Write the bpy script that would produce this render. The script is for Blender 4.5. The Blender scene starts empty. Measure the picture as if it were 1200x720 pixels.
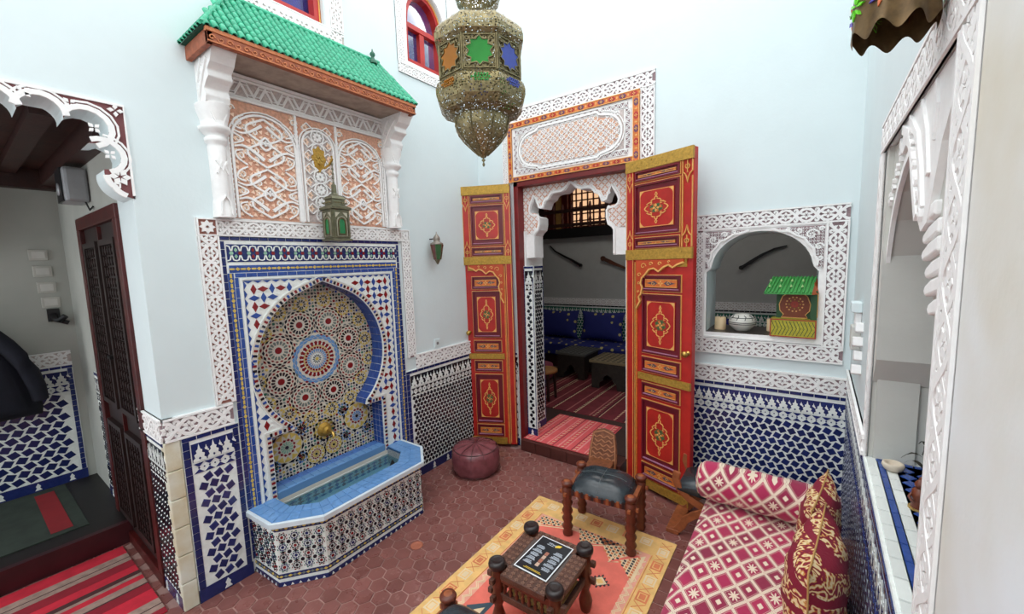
import bpy, bmesh, math, random
from mathutils import Matrix, Vector
from mathutils.geometry import tessellate_polygon
random.seed(7)
PI = math.pi
SC = bpy.context.scene
COL = SC.collection
# ------------------------------------------------------------------ camera
cam_d = bpy.data.cameras.new('camera'); cam = bpy.data.objects.new('camera', cam_d); COL.objects.link(cam)
cam_d.sensor_width = 36.0; cam_d.lens = 478.5 / 1200 * 36.0; cam_d.clip_start = 0.02; cam_d.clip_end = 200
_p, _r, _y = 0.107323419, -0.0317878066, -0.621683380
_cy, _sy, _cp, _sp, _cr, _sr = math.cos(_y), math.sin(_y), math.cos(_p), math.sin(_p), math.cos(_r), math.sin(_r)
_M = Matrix(((_cr, -_sr, 0), (_sr, _cr, 0), (0, 0, 1))) @ Matrix(((1, 0, 0), (0, _cp, -_sp), (0, _sp, _cp))) @ Matrix(((1, 0, 0), (0, 0, -1), (0, 1, 0))) @ Matrix(((_cy, -_sy, 0), (_sy, _cy, 0), (0, 0, 1)))
_C = _M.transposed() @ Matrix(((1, 0, 0), (0, -1, 0), (0, 0, -1)))
CAMPOS = Vector((0, 0, 2.15))
cam.matrix_world = Matrix.Translation(CAMPOS) @ _C.to_4x4()
SC.camera = cam
def project(p):
    v = _M @ (Vector(p) - CAMPOS)
    return (600 + 478.5 * v.x / v.z, 360 + 478.5 * v.y / v.z, v.z)
# ------------------------------------------------------------------ world and exposure
W = bpy.data.worlds.new('overcast_sky'); SC.world = W; W.use_nodes = True
bg = W.node_tree.nodes['Background']; bg.inputs[0].default_value = (0.94, 0.98, 1.0, 1); bg.inputs[1].default_value = 2.25
SC.view_settings.view_transform = 'Standard'; SC.view_settings.look = 'None'; SC.view_settings.gamma = 1.0
SC.view_settings.exposure = 0.24
try: SC.view_settings.use_curve_mapping = False
except Exception: pass
# the sun behind thin cloud, high over the open roof
sd = bpy.data.lights.new('sun', 'SUN'); sd.energy = 0.5; sd.angle = 0.9; sd.color = (1, 0.97, 0.92)
so = bpy.data.objects.new('sun', sd); COL.objects.link(so); so.rotation_euler = (math.radians(14), math.radians(-8), 0); so.location = (-1.5, 1.5, 9)

# ------------------------------------------------------------------ node maths
def srgb(c):
    return tuple(((x / 255) / 12.92 if x / 255 <= .04045 else ((x / 255 + .055) / 1.055) ** 2.4) for x in c) + (1.0,)
class N:
    def __init__(s, t, k): s.t = t; s.k = k
    def op(s, o, b=None, c=None):
        n = s.t.nodes.new('ShaderNodeMath'); n.operation = o
        s.t.links.new(s.k, n.inputs[0])
        for i, x in ((1, b), (2, c)):
            if x is None: continue
            if isinstance(x, N): s.t.links.new(x.k, n.inputs[i])
            else: n.inputs[i].default_value = x
        return N(s.t, n.outputs[0])
    def __add__(s, b): return s.op('ADD', b)
    def __sub__(s, b): return s.op('SUBTRACT', b)
    def __mul__(s, b): return s.op('MULTIPLY', b)
    def __truediv__(s, b): return s.op('DIVIDE', b)
    def __mod__(s, b): return s.op('FLOORED_MODULO', b)
    def fr(s): return s.op('FRACT')
    def fl(s): return s.op('FLOOR')
    def ab(s): return s.op('ABSOLUTE')
    def gt(s, b): return s.op('GREATER_THAN', b)
    def lt(s, b): return s.op('LESS_THAN', b)
    def mx(s, b): return s.op('MAXIMUM', b)
    def mn(s, b): return s.op('MINIMUM', b)
def newmat(name, rough=.6, metal=0, spec=.5):
    m = bpy.data.materials.new(name); m.use_nodes = True; t = m.node_tree
    b = t.nodes['Principled BSDF']; b.inputs['Roughness'].default_value = rough; b.inputs['Metallic'].default_value = metal
    b.inputs['Specular IOR Level'].default_value = spec
    return m, t, b
def coords(t, kind='Object'):
    n = t.nodes.new('ShaderNodeTexCoord'); s = t.nodes.new('ShaderNodeSeparateXYZ'); t.links.new(n.outputs[kind], s.inputs[0])
    return n.outputs[kind], N(t, s.outputs[0]), N(t, s.outputs[1]), N(t, s.outputs[2])
def noise(t, vec, scale, detail=3, rough=.55):
    n = t.nodes.new('ShaderNodeTexNoise'); n.inputs['Scale'].default_value = scale; n.inputs['Detail'].default_value = detail
    n.inputs['Roughness'].default_value = rough; t.links.new(vec, n.inputs['Vector']); return N(t, n.outputs['Fac'])
def mix(t, a, b, f):
    n = t.nodes.new('ShaderNodeMix'); n.data_type = 'RGBA'
    for i, x in ((6, a), (7, b)):
        if isinstance(x, N): t.links.new(x.k, n.inputs[i])
        else: n.inputs[i].default_value = x
    if isinstance(f, N): t.links.new(f.k, n.inputs[0])
    else: n.inputs[0].default_value = f
    return N(t, n.outputs[2])
def ramp(t, x, lo, hi):
    n = t.nodes.new('ShaderNodeMapRange'); t.links.new(x.k, n.inputs[0]); n.inputs[1].default_value = lo; n.inputs[2].default_value = hi
    return N(t, n.outputs[0])
def bump(t, b, h, strength=.3, dist=.01):
    n = t.nodes.new('ShaderNodeBump'); n.inputs['Strength'].default_value = strength; n.inputs['Distance'].default_value = dist
    t.links.new(h.k, n.inputs['Height']); t.links.new(n.outputs[0], b.inputs['Normal'])
MATS = {}
def M(name, rgb, rough=.6, metal=0, var=.12, scale=9, bumps=0, bscale=60, rgb2=None, spec=.5, rand=0):
    """plain procedural material: a colour, a second colour in soft blotches, fine relief"""
    if name in MATS: return MATS[name]
    m, t, b = newmat(name, rough, metal, spec)
    c = srgb(rgb); d = srgb(rgb2) if rgb2 else tuple(x * (1 - var) for x in c[:3]) + (1,)
    g = t.nodes.new('ShaderNodeNewGeometry'); vec = g.outputs['Position']
    f = ramp(t, noise(t, vec, scale), .35, .65)
    col = mix(t, c, d, f)
    if rand:
        o = t.nodes.new('ShaderNodeObjectInfo'); col = mix(t, col, tuple(x * (1 - rand) for x in c[:3]) + (1,), N(t, o.outputs['Random']))
    t.links.new(col.k, b.inputs['Base Color'])
    if bumps: bump(t, b, noise(t, vec, bscale, 4), bumps)
    MATS[name] = m; return m
# ------------------------------------------------------------------ mesh builder
class Fr:
    def __init__(s, o, u, v, w): s.o = Vector(o); s.u = Vector(u).normalized(); s.v = Vector(v).normalized(); s.w = Vector(w).normalized()
    def __call__(s, p): return s.o + s.u * p[0] + s.v * p[1] + s.w * p[2]
    def mat(s): return Matrix((s.u, s.v, s.w)).transposed().to_4x4()
WORLD = Fr((0, 0, 0), (1, 0, 0), (0, 1, 0), (0, 0, 1))
FA = Fr((-3.15, 0, 0), (0, 1, 0), (0, 0, 1), (1, 0, 0))       # left wall: u = world Y, v = Z, w = into the court
FB = Fr((0, 3.8, 0), (1, 0, 0), (0, 0, 1), (0, -1, 0))        # back wall: u = world X
FC = Fr((.301, 3.8, 0), (-.024, -1, 0), (0, 0, 1), (-1, .024, 0))   # right wall: u = distance from the back wall
FD = Fr((0, .73, 0), (1, 0, 0), (0, 0, 1), (0, -1, 0))        # corridor side wall
class MB:
    def __init__(s, F=WORLD): s.V = []; s.Fc = []; s.m = []; s.mats = []; s.F = F; s.X = None; s.sm = []; s.cy = 0
    def mi(s, m):
        if m not in s.mats: s.mats.append(m)
        return s.mats.index(m)
    def xf(s, ox=0, oy=0, ang=0, sx=1, sy=None):
        s.X = (ox, oy, math.cos(ang), math.sin(ang), sx, sx if sy is None else sy); return s
    def pt(s, p):
        u, v, w = p
        if s.X:
            ox, oy, c, n, sx, sy = s.X; u *= sx; v *= sy; u, v = ox + u * c - v * n, oy + u * n + v * c
        return s.F((u, v, w))
    def add(s, vs, fs, mat, smooth=False):
        b = len(s.V); s.V += [s.pt(p) for p in vs]; k = s.mi(mat)
        for f in fs: s.Fc.append([b + i for i in f]); s.m.append(k); s.sm.append(smooth)
    def poly(s, pts, w0, w1, mat, back=False):
        n = len(pts)
        if w0 is None: s.add([(a, b, w1) for a, b in pts], [list(range(n))], mat); return
        vs = [(a, b, w0) for a, b in pts] + [(a, b, w1) for a, b in pts]
        fs = [list(range(n, 2 * n))] + [[i, (i + 1) % n, n + (i + 1) % n, n + i] for i in range(n)]
        if back: fs.append(list(range(n - 1, -1, -1)))
        s.add(vs, fs, mat)
    def frus(s, pts, w0, w1, inset, mat):
        cx = sum(p[0] for p in pts) / len(pts); cy = sum(p[1] for p in pts) / len(pts); n = len(pts)
        top = [(cx + (a - cx) * (1 - inset), cy + (b - cy) * (1 - inset), w1) for a, b in pts]
        s.add([(a, b, w0) for a, b in pts] + top, [list(range(n, 2 * n))] + [[i, (i + 1) % n, n + (i + 1) % n, n + i] for i in range(n)], mat)
    def box(s, u0, u1, v0, v1, w0, w1, mat):
        s.poly([(u0, v0), (u1, v0), (u1, v1), (u0, v1)], w0, w1, mat, True)
    def frame(s, u0, u1, v0, v1, t, w0, w1, mat):
        s.box(u0, u1, v0, v0 + t, w0, w1, mat); s.box(u0, u1, v1 - t, v1, w0, w1, mat)
        s.box(u0, u0 + t, v0 + t, v1 - t, w0, w1, mat); s.box(u1 - t, u1, v0 + t, v1 - t, w0, w1, mat)
    def rib(s, pts, wd, w0, w1, mat, closed=False, taper=0):
        n = len(pts); L = []; R = []; s.cy = (s.cy + 1) % 9; w1 += s.cy * .00013
        for i in range(n):
            a = pts[i - 1] if (i or closed) else pts[0]; b = pts[(i + 1) % n] if (i < n - 1 or closed) else pts[-1]
            dx, dy = b[0] - a[0], b[1] - a[1]; d = math.hypot(dx, dy) or 1
            h = wd / 2 * (1 - taper * i / max(1, n - 1)); nx, ny = -dy / d * h, dx / d * h
            L.append((pts[i][0] + nx, pts[i][1] + ny)); R.append((pts[i][0] - nx, pts[i][1] - ny))
        vs = [(*p, w1) for p in L] + [(*p, w1) for p in R] + [(*p, w0) for p in L] + [(*p, w0) for p in R]
        fs = []
        for i in range(n if closed else n - 1):
            j = (i + 1) % n; fs += [[i, n + i, n + j, j], [i, j, 2 * n + j, 2 * n + i], [n + j, n + i, 3 * n + i, 3 * n + j]]
        if not closed: fs += [[0, 2 * n, 3 * n, n], [n - 1, 2 * n - 1, 4 * n - 1, 3 * n - 1]]
        s.add(vs, fs, mat)
    def tube(s, pts, r, mat, n=8, closed=False, smooth=True):
        P = [Vector(p) for p in pts]; m = len(P); vs = []
        up = Vector((0, 0, 1))
        for i, p in enumerate(P):
            a = P[i - 1] if (i or closed) else P[0]; b = P[(i + 1) % m] if (i < m - 1 or closed) else P[-1]
            d = (b - a).normalized(); k = up if abs(d.dot(up)) < .95 else Vector((1, 0, 0))
            e1 = d.cross(k).normalized(); e2 = d.cross(e1); rr = r[i] if isinstance(r, (list, tuple)) else r
            vs += [tuple(p + (e1 * math.cos(2 * PI * j / n) + e2 * math.sin(2 * PI * j / n)) * rr) for j in range(n)]
        fs = []
        for i in range(m if closed else m - 1):
            q = (i + 1) % m
            fs += [[i * n + j, i * n + (j + 1) % n, q * n + (j + 1) % n, q * n + j] for j in range(n)]
        s.add(vs, fs, mat, smooth)
        if not closed: s.add(vs[:n], [list(range(n))], mat); s.add(vs[-n:], [list(range(n))], mat)
    def lathe(s, c, prof, mat, n=24, smooth=True, axis=2, sx=1, sy=1, phase=0, caps=True):
        vs = []
        for r, h in prof:
            for j in range(n):
                a = 2 * PI * j / n + phase; q = [r * math.cos(a) * sx, r * math.sin(a) * sy]; q.insert(axis, h)
                vs.append((c[0] + q[0], c[1] + q[1], c[2] + q[2]))
        fs = [[i * n + j, i * n + (j + 1) % n, (i + 1) * n + (j + 1) % n, (i + 1) * n + j] for i in range(len(prof) - 1) for j in range(n)]
        s.add(vs, fs, mat, smooth)
        if caps: s.add(vs[:n], [list(range(n))], mat); s.add(vs[-n:], [list(range(n))], mat)
    def holes(s, outer, holes, w0, w1, mat, back=True, sides=True):
        loops = [outer] + holes; flat = [p for l in loops for p in l]
        tris = tessellate_polygon([[Vector((a, b, 0)) for a, b in l] for l in loops])
        s.add([(a, b, w1) for a, b in flat], [list(t) for t in tris], mat)
        if back: s.add([(a, b, w0) for a, b in flat], [list(t) for t in tris], mat)
        if sides:
            for l in loops:
                n = len(l)
                s.add([(a, b, w0) for a, b in l] + [(a, b, w1) for a, b in l], [[i, (i + 1) % n, n + (i + 1) % n, n + i] for i in range(n)], mat)
    def mesh(s, name):
        me = bpy.data.meshes.new(name); me.from_pydata([tuple(v) for v in s.V], [], s.Fc)
        for m in s.mats: me.materials.append(m)
        me.polygons.foreach_set('material_index', s.m); me.polygons.foreach_set('use_smooth', s.sm); me.update()
        bm = bmesh.new(); bm.from_mesh(me)
        if len(bm.faces) < 60000: bmesh.ops.recalc_face_normals(bm, faces=bm.faces)
        bm.to_mesh(me); bm.free()
        return me
    def build(s, name, parent=None, local=False, kind=None, bevel=0, label=None):
        o = bpy.data.objects.new(name, s.mesh(name)); COL.objects.link(o)
        if parent: setp(o, parent, local)
        if kind: o['kind'] = kind
        if label: o['label'] = label
        if bevel:
            b = o.modifiers.new('bevel', 'BEVEL'); b.width = bevel; b.segments = 2; b.limit_method = 'ANGLE'; b.angle_limit = math.radians(40)
        return o
def setp(o, parent, local=False):
    o.parent = parent
    if not local: o.matrix_parent_inverse = world_of(parent).inverted()
def world_of(o):
    m = o.matrix_basis.copy()
    if o.parent: m = world_of(o.parent) @ o.matrix_parent_inverse @ m
    return m
def thing(name, label, cat, loc=(0, 0, 0), rz=0, group=None, kind=None):
    o = bpy.data.objects.new(name, None); COL.objects.link(o); o.empty_display_size = .1
    o.location = loc; o.rotation_euler = (0, 0, rz); o['label'] = label; o['category'] = cat
    if group: o['group'] = group
    if kind: o['kind'] = kind
    return o
def tag(o, label, cat, group=None):
    o['label'] = label; o['category'] = cat
    if group: o['group'] = group
    return o
def inst(name, me, mtx, parent):
    o = bpy.data.objects.new(name, me); COL.objects.link(o); o.matrix_basis = mtx; setp(o, parent); return o
def dup(root, loc, rz, label, group=None):
    r = root.copy(); COL.objects.link(r); r.location = loc; r.rotation_euler = (0, 0, rz); r['label'] = label
    if group: r['group'] = group
    for ch in list(root.children):
        c = ch.copy(); COL.objects.link(c); c.parent = r
        for g in list(ch.children):
            d = g.copy(); COL.objects.link(d); d.parent = c
    return r
def at(F, u, v, w=0, ang=0, s=1):
    return Matrix.Translation(F((u, v, w))) @ F.mat() @ Matrix.Rotation(ang, 4, 'Z') @ Matrix.Scale(s, 4)
def arc(cx, cy, r, a0, a1, n, ry=None):
    ry = r if ry is None else ry
    return [(cx + r * math.cos(math.radians(a0 + (a1 - a0) * i / n)), cy + ry * math.sin(math.radians(a0 + (a1 - a0) * i / n))) for i in range(n + 1)]
def circ(cx, cy, r, n=12, ph=0): return [(cx + r * math.cos(2 * PI * i / n + ph), cy + r * math.sin(2 * PI * i / n + ph)) for i in range(n)]
def rh(cx, cy, a, b, ang=0):
    c, n = math.cos(ang), math.sin(ang)
    return [(cx + x * c - y * n, cy + x * n + y * c) for x, y in ((a, 0), (0, b), (-a, 0), (0, -b))]
def inside(p, poly):
    x, y = p; r = False; j = len(poly) - 1
    for i in range(len(poly)):
        a, b = poly[i], poly[j]
        if (a[1] > y) != (b[1] > y) and x < (b[0] - a[0]) * (y - a[1]) / (b[1] - a[1]) + a[0]: r = not r
        j = i
    return r
def spiral(cx, cy, r, a0, turns, n=10, sg=1):
    return [(cx + r * (1 - .8 * i / n) * math.cos(a0 + sg * turns * 2 * PI * i / n), cy + r * (1 - .8 * i / n) * math.sin(a0 + sg * turns * 2 * PI * i / n)) for i in range(n + 1)]
# ------------------------------------------------------------------ materials
WHITE = M('white_plaster_paint', (218, 230, 232), .75, var=.03, scale=3, bumps=.08, bscale=40)
CARVE = M('carved_plaster', (246, 245, 244), .7, var=.05, scale=30)
CARVEBG = M('carved_plaster_recess', (158, 134, 138), .85, var=.3, scale=60)
CARVEBG2 = M('carved_recess_pale', (206, 192, 188), .85, var=.25, scale=60)
PEACH = M('peach_painted_plaster', (250, 218, 194), .8, var=.1, scale=40)
PEACHBG = M('peach_recess', (226, 172, 146), .85, var=.25, scale=60)
GREYW = M('grey_limewash', (206, 206, 200), .8, var=.08, scale=3, bumps=.15, bscale=25)
MAROONBG = M('maroon_recess', (120, 70, 72), .8, var=.2)
def glaze(name, rgb, rough=.18, var=.25, rand=.2): return M(name, rgb, rough, var=var, scale=35, rand=rand)
T_WHITE = glaze('white_tile', (240, 244, 240), .16, .06)
T_WARM = glaze('warm_white_tile', (226, 220, 208), .25, .1)
T_NAVY = glaze('navy_tile', (40, 52, 112), .15, .25, .45); T_BLUE = glaze('blue_tile', (52, 84, 160)); T_LBLUE = glaze('light_blue_tile', (112, 160, 215), .15)
T_BLACK = glaze('black_tile', (26, 26, 40)); T_RED = glaze('red_tile', (140, 32, 36)); T_GREEN = glaze('green_tile', (52, 120, 100))
T_YELL = glaze('yellow_tile', (224, 196, 100)); T_GREY = glaze('grey_green_tile', (120, 132, 128)); T_PGREEN = glaze('pale_green_tile', (150, 196, 170))
GROUT = M('grout', (238, 242, 238), .85, var=.12, scale=25)
GROUTC = M('cream_grout', (212, 204, 188), .85, var=.12, scale=25)
ROOFG = M('green_roof_tile', (60, 186, 144), .25, var=.3, scale=14, rand=.25)
ROOFU = M('green_roof_bed', (16, 84, 64), .6)
WOODC = M('carved_cedar', (170, 92, 60), .6, var=.35, scale=25, bumps=.2, bscale=90)
WOODC2 = M('carved_cedar_light', (204, 124, 78), .6, var=.25, scale=40)
WOODD = M('dark_cedar', (58, 26, 20), .5, var=.4, scale=12, bumps=.2)
WOODR = M('turned_red_wood', (112, 52, 34), .4, var=.35, scale=20, bumps=.15)
WOODT = M('carved_table_wood', (96, 62, 50), .42, var=.35, scale=25, bumps=.4, bscale=120)
WOODK = M('black_wood_knob', (44, 34, 34), .35, var=.3)
WOODO = M('orange_brown_wood', (160, 88, 50), .5, var=.35, scale=22)
REDP = M('red_door_paint', (186, 38, 30), .38, var=.14, scale=7, rgb2=(164, 30, 26))
REDD = M('dark_red_moulding', (112, 18, 36), .38, var=.2)
REDJ = M('red_jamb_paint', (120, 24, 24), .42, var=.3)
MAUVE = M('mauve_moulding_line', (176, 120, 150), .4)
GOLDP = M('gold_paint', (232, 176, 98), .45, var=.15, scale=40)
ORANGEP = M('orange_paint', (222, 120, 52), .5, var=.25, scale=40)
BRASS = M('aged_brass', (198, 156, 66), .42, .45, var=.3, scale=50, bumps=.5, bscale=160)
BRASSY = M('bright_brass', (196, 160, 84), .28, .9, var=.2)
LBRASS = M('pierced_lantern_brass', (132, 120, 84), .42, .6, var=.4, scale=40, bumps=.3, bscale=120)
LHOLE = M('lantern_hole_light', (232, 226, 196), .5)
PEWTER = M('pewter_lantern', (122, 120, 96), .4, .5, var=.3, scale=30)
LEATH = M('black_leather', (50, 58, 64), .22, var=.3, scale=14, bumps=.12, bscale=50)
LEATHR = M('oxblood_leather', (136, 76, 82), .22, var=.35, scale=10, bumps=.2, bscale=45)
IRON = M('dark_iron', (24, 22, 24), .5, .4)
def floor_clay():
    m, t, b = newmat('terracotta_tile', .34); g = t.nodes.new('ShaderNodeNewGeometry'); vec = g.outputs['Position']
    o = t.nodes.new('ShaderNodeObjectInfo'); c = mix(t, srgb((142, 90, 84)), srgb((112, 68, 63)), N(t, o.outputs['Random']) * .6 + ramp(t, noise(t, vec, 4), .35, .65) * .4)
    scuff = ramp(t, noise(t, vec, 9, 8, .75), .56, .72) * ramp(t, noise(t, vec, 1.3, 2), .42, .62); c = mix(t, c, srgb((196, 158, 150)), scuff * .6)
    t.links.new(c.k, b.inputs['Base Color']); r = ramp(t, noise(t, vec, 7, 4), .3, .7) * .25 + .2; t.links.new(r.k, b.inputs['Roughness']); bump(t, b, noise(t, vec, 14, 4), .25); return m
FLOORT = floor_clay()
FLOORG = M('terracotta_joint', (172, 134, 126), .7, var=.35, scale=6)
STEPM = M('step_terracotta', (92, 46, 40), .45, var=.35, scale=10, rand=.25)
BLACKP = M('black_plastic', (18, 18, 22), .45)
SILV = M('silver_plastic', (170, 172, 176), .4, .3)
def glassm(name, rgb, rough=.12):
    m, t, b = newmat(name, rough); vec, x, y, z = coords(t); f = ramp(t, noise(t, vec, 6), .3, .7)
    c = srgb(rgb); t.links.new(mix(t, c, tuple(k * .7 for k in c[:3]) + (1,), f).k, b.inputs['Base Color'])
    b.inputs['Transmission Weight'].default_value = .55; b.inputs['IOR'].default_value = 1.3
    return m
G_GREEN = glassm('green_glass', (84, 200, 96)); G_BLUE = glassm('blue_glass', (112, 130, 236)); G_AMB = glassm('amber_glass', (214, 140, 44))
G_RED = glassm('red_glass', (150, 50, 40)); G_NIGHT = glassm('dark_blue_pane', (66, 68, 150), .08); G_GREY = glassm('grey_pane', (96, 100, 112), .08)
# ------------------------------------------------------------------ ornament
def flower(mb, cx, cy, r, n, w0, w1, mat, ph=0, core=None):
    for k in range(n):
        a = 2 * PI * k / n + ph; c, s = math.cos(a), math.sin(a)
        q = [(.15, 0), (.55, .31), (1, 0), (.55, -.31)]
        mb.cy = (mb.cy + 1) % 9; e_ = mb.cy * .00011
        mb.poly([(cx + r * (x * c - y * s), cy + r * (x * s + y * c)) for x, y in q], w0, w1 + e_, mat)
    if core: mb.poly(circ(cx, cy, r * .2, 6), w0, w1, core)
def carved_band(mb, p0, p1, wd, w=0.0, d=.012, fg=None, bgm=None, period=None, edges=True, ends=False):
    """strip of carved stucco from p0 to p1 (centre line): crossing waves with blossoms between"""
    fg = fg or CARVE; bgm = bgm or CARVEBG
    L = math.dist(p0, p1); a = math.atan2(p1[1] - p0[1], p1[0] - p0[0]); mb.xf(p0[0], p0[1], a)
    h = wd / 2; mb.poly([(0, -h), (L, -h), (L, h), (0, h)], w - .004, w + .002, bgm)
    if edges:
        e = wd * .085
        for s in (-1, 1): mb.poly([(0, s * h), (L, s * h), (L, s * (h - e)), (0, s * (h - e))], w - .004, w + d * 1.25, fg)
        h -= e
    x0 = 0; x1 = L
    if ends:
        for c in (h, L - h):
            mb.frame(c - h, c + h, -h, h, wd * .05, w, w + d * 1.1, fg)
            flower(mb, c, 0, h * .62, 8, w, w + d, fg); mb.rib(circ(c, 0, h * .78, 12), wd * .05, w, w + d, fg, True)
            for q in range(4):
                aa = PI / 4 + q * PI / 2; mb.poly(circ(c + h * 1.12 * math.cos(aa), h * 1.12 * math.sin(aa), h * .16, 5), w, w + d, fg)
        x0, x1 = wd, L - wd
    P = period or wd * 1.0; n = max(1, round((x1 - x0) / P)); P = (x1 - x0) / n
    rw = wd * .13
    for s in (-1, 1):
        pts = []
        for i in range(n * 8 + 1):
            t = i / 8; pts.append((x0 + t * P, s * h * .84 * math.cos(t * PI)))
        mb.rib(pts, rw, w, w + d, fg)
    for i in range(n):
        c = x0 + (i + .5) * P
        for q in (x0 + i * P,):
            flower(mb, q if i else q + P * .12, 0, h * .62, 6, w, w + d * .9, fg, PI / 6)
        for s in (-1, 1):
            mb.rib(spiral(c - P * .02, s * h * .66, h * .3, -s * .5 * PI, .9, 7, s), rw * .9, w, w + d * .85, fg)
            mb.poly(circ(c, s * h * .25, wd * .05, 5), w, w + d * .8, fg)
            for e in (-1, 1):
                mb.poly(rh(c + e * P * .24, s * h * .3, wd * .075, wd * .14, e * s * .6), w, w + d * .8, fg)
                mb.poly(rh(c + e * P * .33, s * h * .80, wd * .14, wd * .075, e * s * .3), w, w + d * .8, fg)
    mb.X = None
def interlace_band(mb, p0, p1, wd, w=0, d=.01, fg=None, bgm=None):
    fg = fg or CARVE; bgm = bgm or CARVEBG2
    L = math.dist(p0, p1); a = math.atan2(p1[1] - p0[1], p1[0] - p0[0]); mb.xf(p0[0], p0[1], a); h = wd / 2
    mb.poly([(0, -h), (L, -h), (L, h), (0, h)], w - .003, w + .002, bgm)
    n = max(1, round(L / (wd * .62))); P = L / n
    for s in (-1, 1): mb.poly([(0, s * h), (L, s * h), (L, s * h * .8), (0, s * h * .8)], w, w + d, fg)
    for k in (0, .5):
        pts = []
        for i in range(n + 1):
            x = (i + k) * P
            if x > L: break
            pts += [(x, h * .62 * (1 if i % 2 else -1)), (min(L, x + P * .45), h * .62 * (1 if i % 2 else -1))]
        for o in (-.13, .13): mb.rib([(x, y + o * h) for x, y in pts], wd * .06, w, w + d, fg)
    mb.X = None
def star_lattice(mb, poly, s, w, d, fg, bgm, dot=None):
    """net of small star blossoms clipped by dropping motifs whose centre is outside"""
    us = [p[0] for p in poly]; vs = [p[1] for p in poly]
    mb.holes(poly, [], w - .003, w + .002, bgm, back=False)
    i0, i1 = int(min(us) / s) - 1, int(max(us) / s) + 1; j0, j1 = int(min(vs) / s) - 1, int(max(vs) / s) + 1
    for i in range(i0, i1 + 1):
        for j in range(j0, j1 + 1):
            c = (i * s, j * s)
            if inside(c, poly):
                if (i + j) % 2 == 0: flower(mb, c[0], c[1], s * .62, 8, w, w + d, fg)
                else:
                    mb.rib(circ(c[0], c[1], s * .36, 8), s * .13, w, w + d * .8, fg, True)
                    if dot: mb.poly(circ(c[0], c[1], s * .16, 4), w, w + d * .6, dot)
# ---- zellige
def rosette(mb, cx, cy, R, n, rings, w, core, ok=None, th=.003):
    """rings: (r0, r1, material, shape, duty)  shape: k kite, p petal block, d dot"""
    if core: mb.poly(circ(cx, cy, R * core[0], n if n <= 16 else 16), w, w + th, core[1])
    for r0, r1, mat, sh, duty, ph in rings:
        ms = mat if isinstance(mat, (list, tuple)) else [mat]
        for k in range(n):
            a = 2 * PI * (k + ph) / n; da = PI / n * duty; m = (r0 + r1) / 2
            def q(r, t): return (cx + R * r * math.cos(a + t), cy + R * r * math.sin(a + t))
            if ok and not ok(q(m, 0)): continue
            if sh == 'k': pts = [q(r0, 0), q(m, da), q(r1, 0), q(m, -da)]
            elif sh == 'p': pts = [q(r0, -da * .8), q(r0, da * .8), q(r1 * .94, da), q(r1, 0), q(r1 * .94, -da)]
            elif sh == 'w': pts = [q(r0, 0), q(r1, da), q(r1, -da)]
            else: pts = [q(r0, -da), q(r0, da), q(r1, da), q(r1, -da)]
            mb.poly(pts, w, w + th, ms[k % len(ms)])
_tile = {}
def tile_mesh(key, pts, th, mat, inset=.12):
    if key not in _tile:
        m = MB(); m.frus(pts, 0, th, inset, mat); _tile[key] = m.mesh('tile')
    return _tile[key]
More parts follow.
